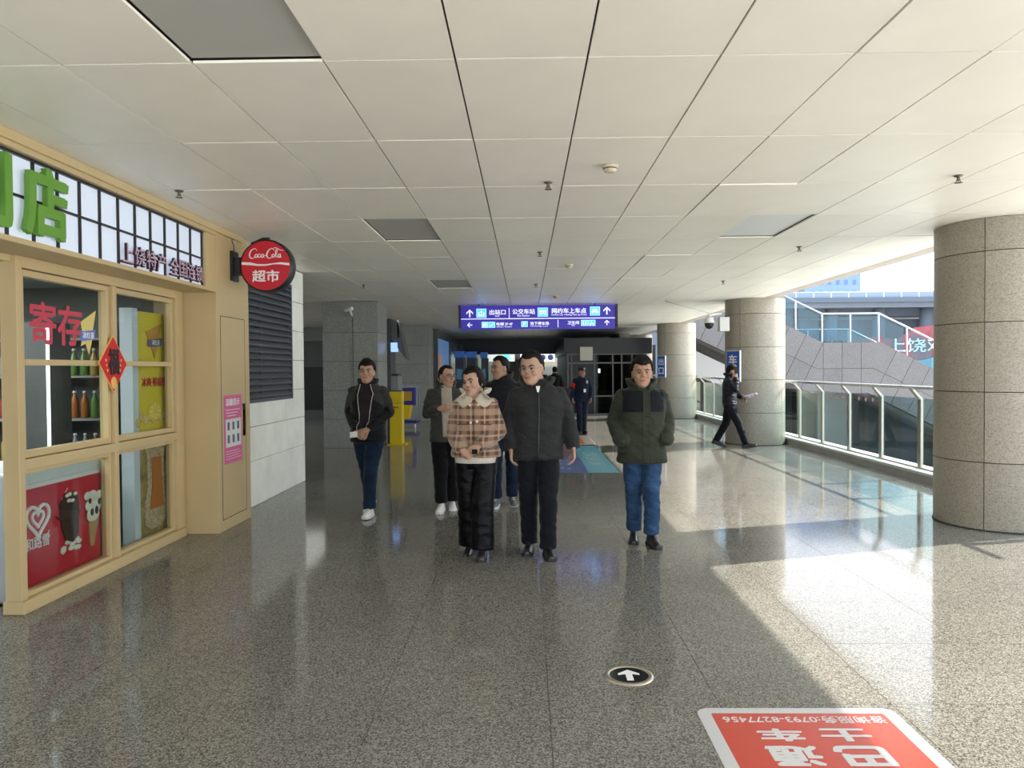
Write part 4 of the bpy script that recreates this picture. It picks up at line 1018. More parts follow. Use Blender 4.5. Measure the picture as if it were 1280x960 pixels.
def detector(x, y, lab):
    e = empty('smoke_detector', (x, y, CZ), label=lab, cat='smoke detector', group='smoke detectors')
    MB().lathe([(.055, 0), (.055, -.018), (.045, -.02)], 24).build('base', CREAMP, e, world=False)
    MB().lathe([(.045, -.02), (.045, -.028), (.038, -.045), (.02, -.05)], 24).build('head', CREAMP, e, world=False)
    MB().lathe([(.047, -.022), (.047, -.027)], 24).build('slot', JOINT, e, world=False)
detector(.595, 5.27, 'cream smoke detector nearest the camera'); detector(.595, 10.25, 'second smoke detector, in front of the blue sign'); detector(.6, 14.6, 'small smoke detector just before the blue sign')

# ================================================================== PEOPLE
def remesh(mb, voxel, smooth=2, name='m'):
    me = mb.me(name, MATS['black_plastic'], True)
    o = bpy.data.objects.new('tmp', me); C.objects.link(o)
    r = o.modifiers.new('r', 'REMESH'); r.mode = 'VOXEL'; r.voxel_size = voxel; r.use_smooth_shade = True
    if smooth:
        s = o.modifiers.new('s', 'SMOOTH'); s.factor = .5; s.iterations = smooth
    dg = bpy.context.evaluated_depsgraph_get()
    out = bpy.data.meshes.new_from_object(o.evaluated_get(dg))
    bpy.data.objects.remove(o); bpy.data.meshes.remove(me)
    out.materials.clear(); out.name = name
    return out

def wrinkle(me, amp, seed=0, sc=(7, 7, 16), amp2=0):
    n = len(me.vertices); co = np.empty(n * 3); me.vertices.foreach_get('co', co); co = co.reshape(-1, 3)
    no = np.empty(n * 3); me.vertex_normals.foreach_get('vector', no); no = no.reshape(-1, 3)
    off = seed * 13.7
    h = np.array([noise.noise((x * sc[0] + off, y * sc[1] + z * 3, z * sc[2] + x * 5)) for x, y, z in co])
    h = (1 - np.abs(h) * 3.2)          # ridges
    g = np.array([noise.noise((x * 4 + off, y * 4, z * 4 + 5)) for x, y, z in co])
    co += no * (amp * h + amp * .9 * g)[:, None]
    me.vertices.foreach_set('co', co.ravel()); me.update()

def setmats(me, mats, fn=None):
    for m in mats: me.materials.append(m)
    n = len(me.polygons)
    if fn:
        c = np.empty(n * 3); me.polygons.foreach_get('center', c); c = c.reshape(-1, 3)
        idx = np.array([fn(*p) for p in c], dtype=np.int32); me.polygons.foreach_set('material_index', idx)
    me.polygons.foreach_set('use_smooth', np.ones(n, bool)); me.update()

def sell(cx, cy, z, rx, ry, n=24, p=2.4, tilt=0):
    out = []
    for k in range(n):
        t = 2 * PI * k / n; c, s = math.cos(t), math.sin(t)
        out.append((cx + rx * math.copysign(abs(c) ** (2 / p), c), cy + ry * math.copysign(abs(s) ** (2 / p), s), z))
    return out

def fabric(name, col, scale=220, var=.12, rough=.85, bump=.25, sheen=.08, folds=.5):
    if name in MATS: return MATS[name]
    m = mat(name, col, rough, spec=.14, nz=(6, var), bump=None)
    N, L = m.node_tree.nodes, m.node_tree.links; b = N['Principled BSDF']
    b.inputs['Sheen Weight'].default_value = sheen; b.inputs['Sheen Roughness'].default_value = .5
    co = N.new('ShaderNodeTexCoord'); mp = N.new('ShaderNodeMapping'); mp.inputs['Scale'].default_value = (1, 1, 2.2)
    n = N.new('ShaderNodeTexNoise'); n.inputs['Scale'].default_value = 9; n.inputs['Detail'].default_value = 5; n.inputs['Distortion'].default_value = .6
    L.new(co.outputs['Object'], mp.inputs[0]); L.new(mp.outputs[0], n.inputs['Vector'])
    bp = N.new('ShaderNodeBump'); bp.inputs['Strength'].default_value = folds; bp.inputs['Distance'].default_value = .03
    L.new(n.outputs['Fac'], bp.inputs['Height']); L.new(bp.outputs[0], b.inputs['Normal'])
    return m

def plaid_mat():
    m = bpy.data.materials.new('plaid_wool'); m.use_nodes = True; MATS['plaid_wool'] = m
    N, L = m.node_tree.nodes, m.node_tree.links; b = N['Principled BSDF']; b.inputs['Roughness'].default_value = .95; b.inputs['Sheen Weight'].default_value = .4
    b.inputs['Specular IOR Level'].default_value = .1
    co = N.new('ShaderNodeTexCoord'); sp = N.new('ShaderNodeSeparateXYZ'); L.new(co.outputs['Object'], sp.inputs[0])
    def band(sock, period, width, shift):
        a = N.new('ShaderNodeMath'); a.operation = 'MULTIPLY_ADD'; a.inputs[1].default_value = 1 / period; a.inputs[2].default_value = shift; L.new(sock, a.inputs[0])
        f = N.new('ShaderNodeMath'); f.operation = 'FRACT'; L.new(a.outputs[0], f.inputs[0])
        s = N.new('ShaderNodeMath'); s.operation = 'SUBTRACT'; s.inputs[1].default_value = .5; L.new(f.outputs[0], s.inputs[0])
        ab = N.new('ShaderNodeMath'); ab.operation = 'ABSOLUTE'; L.new(s.outputs[0], ab.inputs[0])
        mr = N.new('ShaderNodeMapRange'); mr.inputs['From Min'].default_value = width; mr.inputs['From Max'].default_value = width + .06; mr.inputs['To Min'].default_value = 1; mr.inputs['To Max'].default_value = 0
        L.new(ab.outputs[0], mr.inputs[0]); return mr.outputs[0]
    x, z = sp.outputs['X'], sp.outputs['Z']
    def mix(c1, c2, fac, scale=1.0):
        mx = N.new('ShaderNodeMix'); mx.data_type = 'RGBA'
        mu = N.new('ShaderNodeMath'); mu.operation = 'MULTIPLY'; mu.inputs[1].default_value = scale; L.new(fac, mu.inputs[0]); L.new(mu.outputs[0], mx.inputs[0])
        if isinstance(c1, tuple): mx.inputs[6].default_value = (*c1, 1)
        else: L.new(c1, mx.inputs[6])
        mx.inputs[7].default_value = (*c2, 1); return mx.outputs[2]
    c = mix((.115, .048, .028), (.30, .20, .13), band(x, .115, .17, .2), .5)
    c = mix(c, (.42, .30, .20), band(z, .13, .17, .1), .55)
    c = mix(c, (.65, .55, .42), band(x, .115, .03, .7), .32)
    c = mix(c, (.65, .55, .42), band(z, .13, .03, .6), .35)
    L.new(c, b.inputs['Base Color'])
    n = N.new('ShaderNodeTexNoise'); n.inputs['Scale'].default_value = 12; L.new(co.outputs['Object'], n.inputs['Vector'])
    bp = N.new('ShaderNodeBump'); bp.inputs['Strength'].default_value = .4; bp.inputs['Distance'].default_value = .02; L.new(n.outputs['Fac'], bp.inputs['Height']); L.new(bp.outputs[0], b.inputs['Normal'])
    return m

SKIN = mat('skin', (0.3864, 0.2226, 0.1512), .55, spec=.35, nz=(30, .06)); SKIN.node_tree.nodes['Principled BSDF'].inputs['Subsurface Weight'].default_value = .0
SKIN2 = mat('skin_light', (0.42, 0.252, 0.1764), .5, spec=.35, nz=(30, .05))
LIPS = mat('lips', (.33, .11, .09), .5)
HAIR = mat('black_hair', (.004, .0035, .003), .62, spec=.2, bump=(160, .5, .004))
EYEW = mat('eye_white', (.55, .52, .48), .3); IRIS = mat('iris', (.012, .008, .006), .2)
SHOEB = mat('black_leather', (.012, .012, .013), .3); SHOEW = mat('white_trainer', (.72, .71, .68), .5); SOLEW = mat('white_sole', (.6, .6, .58), .6); SOLEB = mat('black_sole', (.02, .02, .02), .7)
JEANS = fabric('blue_denim', (0.02184, 0.05544, 0.1218), var=.35, folds=.8); JEANSD = fabric('dark_denim', (0.00588, 0.01596, 0.0336), var=.3, folds=.7)

def hand_mb(mb, wrist, d, palm_n, side, curl=.5, spread=.0, k=1.0, point=False):
    """d: pointing direction of the hand, palm_n: direction the palm faces, side: +1/-1 which side the thumb is on"""
    d = Vector(d).normalized(); pn = Vector(palm_n); pn = (pn - pn.dot(d) * d).normalized(); s = d.cross(pn) * side
    w0 = Vector(wrist)
    def P(a, b, c): return w0 + d * a * k + s * b * k + pn * c * k
    # palm: flattened tube
    rings = []
    for a, hw, ht in ((-.03, .026, .021), (0, .027, .020), (.03, .036, .018), (.065, .041, .016), (.088, .038, .013)):
        rings.append([P(a, hw * math.cos(t), ht * math.sin(t) * .9) for t in [2 * PI * q / 12 for q in range(12)]])
    mb.loft(rings)
    L_ = [.068, .078, .073, .058]
    for f in range(4):
        off = .029 - .0193 * f; ln = L_[f] * (1.0); ang = 0; p = P(.078, off, 0); pts = [P(.05, off * .9, 0), p]; r = [.0098, .0095]
        cu = curl * (1.15 if f > 0 or not point else .1) if not (point and f == 0) else .08
        q = p
        for sg, fr in enumerate((.44, .31, .25)):
            ang += cu * (.75, 1.0, .8)[sg]
            q = q + (d * math.cos(ang) + pn * math.sin(ang) + s * (spread * (1.5 - f) * .12)) * ln * fr * k
            pts.append(q); r.append((.0088, .008, .0062)[sg])
        mb.tube(pts, [x * k for x in r], 8)
    p0 = P(.012, .024, .004); p1 = P(.040, .046, .014 + .01 * curl); p2 = P(.066, .052 - .012 * curl, .022 + .018 * curl); p3 = P(.086, .048 - .02 * curl, .028 + .028 * curl)
    mb.tube([p0, p1, p2, p3], [.015 * k, .0125 * k, .010 * k, .0075 * k], 8)

def head_parts(root, base, yaw, pitch, roll, k, skin, hair, feat, pre):
    """base: top of neck; head-local: x right, -y front, z up; origin at the head centre (ear level)"""
    R = Matrix.Rotation(yaw, 3, 'Z') @ Matrix.Rotation(pitch, 3, 'X') @ Matrix.Rotation(roll, 3, 'Y')
    c = Vector(base) + R @ Vector((0, -.012, .085 * k))
    T = lambda x, y, z: c + R @ (Vector((x, y, z)) * k)
    wf = feat.get('wide', 1)
    mb = MB()
    E = lambda p, r, rr=None: mb.ell(T(*p), (r[0] * k, r[1] * k, r[2] * k), R if rr is None else R @ rr, seg=20, rings=14)
    # skull as lofted profile
    prof = [(-.122, -.050, .018, .016), (-.116, -.048, .030, .026), (-.100, -.038, .046, .045), (-.08, -.026, .056, .060), (-.055, -.014, .064, .074), (-.025, -.005, .070, .084), (.01, .0, .074, .091),
            (.04, .002, .0765, .094), (.07, .004, .073, .090), (.092, .006, .062, .077), (.108, .008, .042, .053), (.117, .008, .016, .022)]
    rings = []
    for z, cy, rx, ry in prof:
        rings.append([T(rx * wf * math.copysign(abs(math.cos(t)) ** .92, math.cos(t)), cy + ry * math.sin(t), z) for t in [2 * PI * q / 24 for q in range(24)]])
    mb.loft(rings)
    E((0, -.083, .022), (.048, .016, .012))            # brow
    mb.tube([T(0, -.088, .020), T(0, -.098, -.005), T(0, -.109, -.026)], [.008 * k, .010 * k, .013 * k], 10)
    E((.011, -.098, -.028), (.009, .011, .008)); E((-.011, -.098, -.028), (.009, .011, .008))
    for s in (-1, 1):
        E((s * .040, -.066, -.025), (.024, .022, .026))     # cheek
        E((s * .074 * wf, .008, -.008), (.009, .019, .032))    # ear
    E((0, -.078, -.058), (.027, .017, .015)); E((0, -.078, -.098), (.022, .017, .016))
    # neck into the collar
    nb = feat['neck']
    mb.tube([T(0, .012, -.045), T(0, .016, -.09), Vector(nb) + Vector((0, 0, .03)), Vector(nb), Vector(nb) - Vector((0, 0, .08))], [.056 * k, .054 * k, .056 * k, .062 * k, .08 * k], 16)
    me = remesh(mb, .0048, 3, 'head')
    # features
    g = MB()
    for s in (-1, 1): g.ell(T(s * .0315, -.0775, .0), (.0135 * k, .0100 * k, .0055 * k), R, 12, 8)
    o = g.build('eye', EYEW, root, world=False)
    g = MB()
    gx = feat.get('gaze', 0)
    for s in (-1, 1): g.ell(T(s * .0315 + gx, -.0865, .0), (.0066 * k, .0035 * k, .0062 * k), R, 10, 6)
    g.build('iris', IRIS, o, world=False)
    g = MB()
    for s in (-1, 1): g.tube([T(s * .0155, -.0865, .0045), T(s * .0315, -.0895, .0095), T(s * .047, -.080, .0055)], [.002 * k, .0027 * k, .002 * k], 6)
    g.build('eyelid', IRIS, root, world=False)
    g = MB()
    for s in (-1, 1): g.tube([T(s * .015, -.0985, .022), T(s * .034, -.0965, .030), T(s * .054, -.078, .023)], [.0040 * k, .0048 * k, .0022 * k], 6)
    g.build('eyebrow', HAIR, root, world=False)
    sm = feat.get('smile', 0)
    g = MB(); g.tube([T(-.025 - .004 * sm, -.082, -.058 + .006 * sm), T(-.012, -.0935, -.0585), T(0, -.0965, -.0575), T(.012, -.0935, -.0585), T(.025 + .004 * sm, -.082, -.058 + .006 * sm)], [.002 * k, .0048 * k, .0055 * k, .0048 * k, .002 * k], 8)
    g.build('lips', LIPS, root, world=False)
    if sm:
        g = MB(); g.tube([T(-.012, -.0965, -.0575), T(0, -.0995, -.0585), T(.012, -.0965, -.0575)], .0016 * k, 6); g.build('teeth', WHITEPRINT, root, world=False)
    # hair: shell around the skull, pulled inside where the face is
    g = MB(); seg, rg = 40, 26; vs = []
    long_ = hair == 'long'
    for i in range(1, rg):
        ph = PI * i / rg
        for j in range(seg):
            t = 2 * PI * j / seg
            dx, dy, dz = math.sin(ph) * math.cos(t), math.sin(ph) * math.sin(t), math.cos(ph)
            front = -dy
            # hairline height (in unit z) as function of azimuth: high in front, low at back
            az = math.atan2(dx, -dy)           # 0 = front
            a = abs(az) / PI
            hl = feat.get('hairline', .60)
            if a < .30: line = hl - .05 * math.cos(az * 4)
            elif a < .42: line = hl + (feat.get('side', -.02) - hl) * (a - .30) / .12
            elif a < .56: line = feat.get('side', -.02)
            else: line = feat.get('side', -.02) + (-.62 - feat.get('side', -.02)) * min(1, (a - .56) / .12)
            tt = max(0, min(1, (dz - line) / .09 + .5))
            th = feat.get('vol', .010) * (1 + .9 * max(0, dz)) + .0035 * noise.noise((dx * 5 + pre * 7, dy * 5, dz * 5))
            if a < .3: th += feat.get('fringe', .004)
            r = (-.014 * (1 - tt) + th * tt)
            X, Y, Z = (.0765 * wf + r) * dx, .003 + (.094 + r) * dy, .018 + (.098 + r) * dz
            if tt < .01: X *= .8; Y *= .8; Z *= .8
            vs.append(T(X, Y, Z))
    vs += [T(0, .003, .018 + .098 + feat.get('vol', .01) * 1.9), T(0, 0, -.05)]
    n = rg - 1
    fsx = [(i * seg + q, (i + 1) * seg + q, (i + 1) * seg + (q + 1) % seg, i * seg + (q + 1) % seg) for i in range(n - 1) for q in range(seg)]
    fsx += [(n * seg, q, (q + 1) % seg) for q in range(seg)] + [(n * seg + 1, (n - 1) * seg + (q + 1) % seg, (n - 1) * seg + q) for q in range(seg)]
    g.add(vs, fsx, 0, True)
    ho = g.build('hair', HAIR, root, world=False, fix=False)
    if long_:
        g = MB(); g.ell(T(0, .085, -.02), (.06 * k, .045 * k, .07 * k), R); g.ell(T(0, .06, -.06), (.055 * k, .045 * k, .05 * k), R)
        for s in (-1, 1): g.ell(T(s * .064, .01, .01), (.022 * k, .045 * k, .055 * k), R)
        g.build('hair_bun', HAIR, root, world=False)
    if feat.get('glasses'):
        g = MB(); m_ = mat('glasses_frame', (.25, .22, .18), .3, metal=.7)
        for s in (-1, 1):
            pts = []
            for q in range(17):
                a = 2 * PI * q / 16; ca, sa = math.cos(a), math.sin(a)
                pts.append(T(s * .033 + .025 * math.copysign(abs(ca) ** .7, ca), -.105 + .004 * abs(ca), -.001 + .0185 * math.copysign(abs(sa) ** .7, sa)))
            g.tube(pts, .0016 * k, 5, cap=False)
            g.tube([T(s * .058, -.101, .006), T(s * .078 * wf, -.05, .008), T(s * .080 * wf, .005, .004)], .0016 * k, 5)
        g.tube([T(-.009, -.107, .003), T(0, -.110, .005), T(.009, -.107, .003)], .0016 * k, 5)
        g.build('glasses', m_, root, world=False)
    return me, T, R

def shoe(root, ankle, yaw, pitch, m, msole, k=1.0, name='shoe', pant=None):
    """ankle: point at the ankle centre; toe points to local -Y rotated by yaw; pitch>0 lifts the heel"""
    R = Matrix.Rotation(yaw, 3, 'Z') @ Matrix.Rotation(pitch, 3, 'X'); a = Vector(ankle)
    T = lambda x, y, z: a + R @ (Vector((x, y, z)) * k)
    prof = [(.075, .026, .060), (.068, .034, .085), (.04, .038, .100), (.0, .038, .098), (-.04, .038, .080), (-.09, .042, .058), (-.14, .046, .046), (-.175, .040, .040), (-.195, .028, .032), (-.205, .014, .020)]
    rings = []
    for y, hw, h in prof:
        b = -.078
        rings.append([T(hw * math.cos(t), y, b + (h * max(0, math.sin(t)) if math.sin(t) > 0 else .004 * math.sin(t))) for t in [2 * PI * q / 16 for q in range(16)]])
    o = MB().loft(rings).build(name, m, root, world=False)
    s = o.modifiers.new('s', 'SUBSURF'); s.levels = s.render_levels = 1
    out = []
    for y, hw, h in prof: out.append((hw + .004, y))
    P = [(x, y) for x, y in out] + [(-x, y) for x, y in out[::-1]]
    vs = [T(x, y, -.098) for x, y in P] + [T(x, y, -.074) for x, y in P]; n = len(P)
    MB().add(vs, [tuple(range(n)), tuple(range(2 * n - 1, n - 1, -1))] + [(i, (i + 1) % n, n + (i + 1) % n, n + i) for i in range(n)]).build('sole', msole, o, world=False)
    g = MB()
    for q in range(4): g.tube([T(-.018, -.045 - .018 * q, -.078 + .079 - .007 * q), T(.018, -.052 - .018 * q, -.078 + .079 - .007 * q)], .003 * k, 5)
    g.build('laces', msole if msole is SOLEW else SOLEB, o, world=False)
    return o

def person(name_label, loc, rz, H, S):
    """S: dictionary with the pose and the clothes. Local space faces -Y."""
    root = empty('person', loc, rz, label=name_label, cat='person', group=S.get('group'))
    k = H / 1.70; fat = S.get('fat', 1)
    V = lambda p: Vector(p) * k
    lean = S.get('lean', 0)                      # sideways lean of the upper body
    shw = S.get('shw', .185) - .022
    hip = {'a': V((-.085, 0, .88)), 'b': V((.085, 0, .88))}
    knee = {s: V(S['knee'][s]) for s in 'ab'}; ank = {s: V(S['ankle'][s]) for s in 'ab'}
    sh = {'a': V((-shw + lean, S.get('sha', 0), 1.350)), 'b': V((shw + lean, S.get('shb', 0), 1.350))}
    elb = {s: V(S['elbow'][s]) for s in 'ab'}; wri = {s: V(S['wrist'][s]) for s in 'ab'}
    neck = V((lean, .005, 1.47 + S.get('neckz', 0))); nt_ = neck + V(S.get('headoff', (0, -.02, .0)))
    skin = S.get('skin', SKIN)
    # ---- body: head, neck, trunk, arms, hands, legs
    mb = MB()
    mb.loft([sell(lean * t, 0, z * k, rx * k * .8, ry * k * .8, 20) for t, z, rx, ry in ((0, .84, .15, .11), (.3, 1.0, .15, .11), (.6, 1.15, .15, .11), (.9, 1.32, .17, .11), (1, 1.41, .13, .08), (1, 1.45, .06, .06))])
    for s in 'ab':
        mb.tube([hip[s], knee[s], ank[s]], [.07 * k, .05 * k, .035 * k], 12)
        mb.tube([sh[s], elb[s], wri[s]], [.045 * k, .038 * k, .028 * k], 12)
        mb.ell(sh[s], (.05 * k,) * 3); mb.ell(knee[s], (.052 * k,) * 3); mb.ell(elb[s], (.04 * k,) * 3)
    body = remesh(mb, .016, 1, 'body')
    hb = MB()
    for s in 'ab':
        hd = S['hand'][s]
        if hd: hand_mb(hb, wri[s], hd[0], hd[1], hd[2], hd[3], k=k * S.get('handk', 1.05), point=len(hd) > 4)
    if hb.v:
        hm = remesh(hb, .0042, 1, 'hands')
    else: hm = None
    feat = dict(S['feat']); feat['neck'] = neck
    hme, T, R = head_parts(root, nt_, S['yaw'], S.get('pitch', 0), S.get('roll', 0), k * S.get('headk', 1.0) * 1.05, skin, S.get('hair', 'short'), feat, S['seed'])
    bm = bmesh.new()
    for m_ in (body, hme, hm):
        if m_: bm.from_mesh(m_)
    me = bpy.data.meshes.new('body'); bm.to_mesh(me); bm.free(); setmats(me, [skin]); mesh_obj('body', me, root, False)
    # ---- trousers
    tr = S['trousers']; mb = MB(); tw_ = tr.get('w', 1)
    mb.loft([sell(0, 0, z * k, rx * k, ry * k, 24) for z, rx, ry in ((.80, .155 * fat, .115), (.88, .172 * fat, .128), (.96, .168 * fat, .124), (1.04, .155 * fat, .115))])
    for s in 'ab':
        h0 = hip[s] + Vector((0, 0, -.02)); kn, an = knee[s], ank[s]
        cuff = an + (an - kn).normalized() * tr.get('drop', .02)
        mid = kn.lerp(an, .55)
        rr_ = tr.get('r', (.098, .092, .078, .070, .068))
        th = h0.lerp(kn, .5)
        mb.tube([h0 + Vector((0, 0, .05)), h0, th, kn, mid, cuff], [x * k * tw_ for x in (rr_[0] * .9, rr_[0], rr_[1], rr_[2], rr_[3], rr_[4])], 18)
        if tr.get('pool'): mb.tube([cuff + Vector((0, 0, .10)), cuff + Vector((0, .0, .06)), cuff + Vector((0, 0, .02))], [.06 * k, .074 * k, .06 * k], 14)
    tm = remesh(mb, .0105, 2, 'trousers'); wrinkle(tm, tr.get('amp', .0045), S['seed'], (8, 8, 11))
    setmats(tm, [tr['mat']]); tro = mesh_obj('trousers', tm, root, False)
    # ---- shoes
    for s in 'ab':
        sf = S['shoe'][s]; shoe(root, ank[s], sf[0], sf[1], S['shoem'][0], S['shoem'][1], k * S.get('shoek', 1.0))
    # ---- jacket
    j = S['jacket']; mb = MB(); hem = j['hem']; b_ = j.get('bulk', 1.0) * fat * .94
    rings = []
    pr = [(hem, j.get('hemr', .200), .142), (hem + .03, j.get('hemr', .200) + .004, .146), (1.00, .190, .140), (1.12, .188, .138), (1.25, .198, .140), (1.32, .192, .132), (1.375, .165, .115), (1.415, .125, .098), (1.445, .092, .085), (1.475, .072, .074)]
    pr = [p for i, p in enumerate(pr) if i < 2 or p[0] > hem + .05]
    for z, rx, ry in pr:
        f_ = max(0, min(1, (z - .9) / .5)); rings.append(sell(lean * k * f_, 0, z * k, rx * k * b_ * (shw / .163 if z > 1.2 else 1), ry * k * b_, 28, 2.3))
    mb.loft(rings)
    sr = [q * .93 for q in j.get('sr', (.074, .070, .062, .054))]
    for s in 'ab':
        e0 = sh[s].lerp(elb[s], .5); e1 = elb[s].lerp(wri[s], .5)
        cuffp = wri[s] + (elb[s] - wri[s]).normalized() * (.0)
        mb.tube([sh[s] + Vector((0, 0, .0)), e0, elb[s], e1, cuffp], [x * k * j.get('bulk', 1) for x in (sr[0] * .8, sr[1], sr[2] * 1.02, sr[2], sr[3])], 18)
        mb.ell(sh[s], (.066 * k * b_, .070 * k * b_, .062 * k)); mb.ell(elb[s], (sr[2] * k * 1.05,) * 3)
        if not S['hand'][s]: mb.ell(wri[s], (.075 * k, .07 * k, .06 * k))
    jm = remesh(mb, .0105, 3, 'jacket'); wrinkle(jm, j.get('amp', .0045), S['seed'] + 3, j.get('sc', (6, 6, 12)))
    def region(x, y, z):
        # arms: distance to the arm bones
        return j['fn'](x / k, y / k, z / k, arm(x, y, z)) if j.get('fn') else 0
    def arm(x, y, z):
        p = Vector((x, y, z)); best = 0
        for s in 'ab':
            for a_, b2_, u0 in ((sh[s], elb[s], 0), (elb[s], wri[s], 1)):
                d_ = b2_ - a_; t = max(0, min(1, (p - a_).dot(d_) / d_.length_squared)); dist = (p - (a_ + d_ * t)).length
                if dist < .088 * k and (abs(x - lean * k) > .17 * k or y < -.135 * k): best = max(best, u0 + t + .001)
        return best
    setmats(jm, j['mats'], region if j.get('fn') else None)
    jo = mesh_obj('jacket', jm, root, False)
    bvh = BVHTree.FromPolygons([v.co[:] for v in jm.vertices], [p.vertices[:] for p in jm.polygons])
    def surf(x, z, lift=.003):
        h = bvh.ray_cast(Vector((x * k, -.8, z * k)), Vector((0, 1, 0)))
        return Vector((x * k, (h[0].y if h[0] else -.1) - lift, z * k))
    def strip(nm, pts, wd, m_, lift=.004, r=None, par=None):
        g_ = MB(); P_ = []
        for i in range(len(pts) - 1):
            for t in range(8): q = [a_ + (b2_ - a_) * t / 8 for a_, b2_ in zip(pts[i], pts[i + 1])]; P_.append(surf(q[0], q[1], lift))
        P_.append(surf(*pts[-1], lift))
        g_.tube(P_, wd * k, 6); return g_.build(nm, m_, par or jo, world=False)
    def patch(nm, fn, m_, n=14, z0=0, z1=1, th=.012, lift=.004, par=None, depth=None):
        """fn(t) -> (xl, xr) for t in 0..1 from z0 to z1 ; a sheet lying on the jacket"""
        rows_, nc = n, 10; vs = []
        for i in range(rows_ + 1):
            t = i / rows_; z = z0 + (z1 - z0) * t; xl, xr = fn(t)
            for c_ in range(nc + 1): vs.append(surf(xl + (xr - xl) * c_ / nc, z, lift))
        m0 = len(vs); vs += [v + Vector((0, th, 0)) for v in vs]
        W_ = nc + 1; f_ = []
        for i in range(rows_):
            for c_ in range(nc):
                a_ = i * W_ + c_; f_ += [(a_, a_ + 1, a_ + W_ + 1, a_ + W_), (m0 + a_, m0 + a_ + W_, m0 + a_ + W_ + 1, m0 + a_ + 1)]
        for i in range(rows_): 
            a_ = i * W_; f_ += [(a_, a_ + W_, m0 + a_ + W_, m0 + a_), (a_ + nc, m0 + a_ + nc, m0 + a_ + nc + W_, a_ + nc + W_)]
        for c_ in range(nc):
            a_ = c_; f_ += [(a_, m0 + a_, m0 + a_ + 1, a_ + 1)]; a_ = rows_ * W_ + c_; f_ += [(a_, a_ + 1, m0 + a_ + 1, m0 + a_)]
        return MB().add(vs, f_, 0, True).build(nm, m_, par or root, world=False)
    # collar: ring that rises round the neck, open at the front
    def collar(nm, m_, r0, r1, h, z0=1.455, gap=.5, thick=.018, drop=.05, par=None, cy=.012):
        g_ = MB(); rings_ = []; n_ = 22
        for i in range(n_ + 1):
            a_ = -PI / 2 + gap / 2 + (2 * PI - gap) * i / n_; c_, s_ = math.cos(a_), math.sin(a_)
            fr = max(0, -s_); fr = fr ** 2
            zb = (z0 - drop * fr) * k; zt = zb + h * k * (1 - .25 * fr)
            cx_, cyy = lean * k, cy * k
            pin = lambda r_, z_: Vector((cx_ + r_ * k * c_, cyy + r_ * k * s_ * .95, z_))
            rings_.append([pin(r0, zb), pin(r0 + thick, zb), pin(r1 + thick, zt), pin(r1 + thick * .5, zt + .006 * k), pin(r1, zt)])
        g_.loft(rings_); o_ = g_.build(nm, m_, par or jo, world=False)
        sb = o_.modifiers.new('s', 'SUBSURF'); sb.levels = sb.render_levels = 1; return o_
    return dict(root=root, k=k, jo=jo, surf=surf, strip=strip, patch=patch, collar=collar, T=T, R=R, neck=neck, wri=wri, sh=sh, tro=tro)

# hips / stance presets
def stance(fa, fb, sep=.10, kz=.49):
    """fa, fb: forward distance of each foot (towards -Y)"""
    return dict(knee={'a': (-sep - .005, -.03 - fa * .65, kz), 'b': (sep + .005, -.03 - fb * .65, kz)}, ankle={'a': (-sep, -fa, .098 + (.05 if fa < -.1 else 0)), 'b': (sep, -fb, .098 + (.05 if fb < -.1 else 0))})

BLACKJ = fabric('black_nylon', (.005, .0055, .007), rough=.6, folds=.6)
GREYJ = fabric('charcoal_nylon', (0.0336, 0.03276, 0.03024), rough=.75, folds=.6)
# 1 man with clasped hands -------------------------------------------------
S = dict(stance(-.20, .14, .05), seed=1, yaw=.12, pitch=-.05, roll=0, feat=dict(hairline=.42, vol=.015, fringe=.008, side=.0, wide=1.0),
         elbow={'a': (-.225, .05, 1.12), 'b': (.225, .05, 1.12)}, wrist={'a': (-.06, -.20, .93), 'b': (.065, -.20, .95)},
         hand={'a': ((.9, -.25, -.35), (0, .6, -.6), -1, .7), 'b': ((-.9, -.25, -.35), (0, .6, -.6), 1, .9)}, headoff=(0, -.015, 0),
         trousers=dict(mat=JEANSD, drop=.01, pool=True), shoe={'a': (-.05, .45), 'b': (.05, -.05)}, shoem=(SHOEW, SOLEW),
         jacket=dict(hem=.80, mats=[GREYJ, BLACKJ], bulk=1.04, fn=lambda x, y, z, a: (0 if a < 1.05 else 1) if a > 0 else (1 if z < 1.27 - .9 * max(0, abs(x) - .10) + (.1 if abs(x) < .1 else 0) else 0)))
p = person('man in black and grey jacket and dark jeans, hands clasped over a white slip', (-1.73, 8.25, 0), -.10, 1.70, S)
p['strip']('piping', [(-.055, 1.43), (-.075, 1.30), (-.055, 1.12), (-.055, .95)], .0042, mat('silver_piping', (.42, .42, .42), .5))
p['strip']('piping', [(.055, 1.43), (.095, 1.33), (.065, 1.15), (.045, .95)], .0042, MATS['silver_piping'])
p['patch']('inner_top', lambda t: (-.05 - .012 * math.sin(t * 3), .05 + .03 * math.sin(t * 3)), fabric('black_knit', (.02, .015, .017), rough=.9), z0=.90, z1=1.46)
p['collar']('hood', BLACKJ, .085, .095, .06, z0=1.43, gap=.7, thick=.028)
k = p['k']; pw_ = p['wri']['a']
sl_ = MB().add([Vector((-.115, -.275, .925)) * k + Vector(q) for q in ((0, 0, 0), (.085, -.01, .012), (.085, -.01, -.05), (0, 0, -.062), (0, .004, 0), (.085, -.006, .012), (.085, -.006, -.05), (0, .004, -.062))],
          [(0, 1, 2, 3), (7, 6, 5, 4), (0, 4, 5, 1), (1, 5, 6, 2), (2, 6, 7, 3), (3, 7, 4, 0)]).build('paper_slip', PALE, None, world=False)
sl_.location = (-1.73, 8.25, 0); sl_.rotation_euler.z = -.10; tag(sl_, 'small white paper slip held by the man with clasped hands', 'paper')
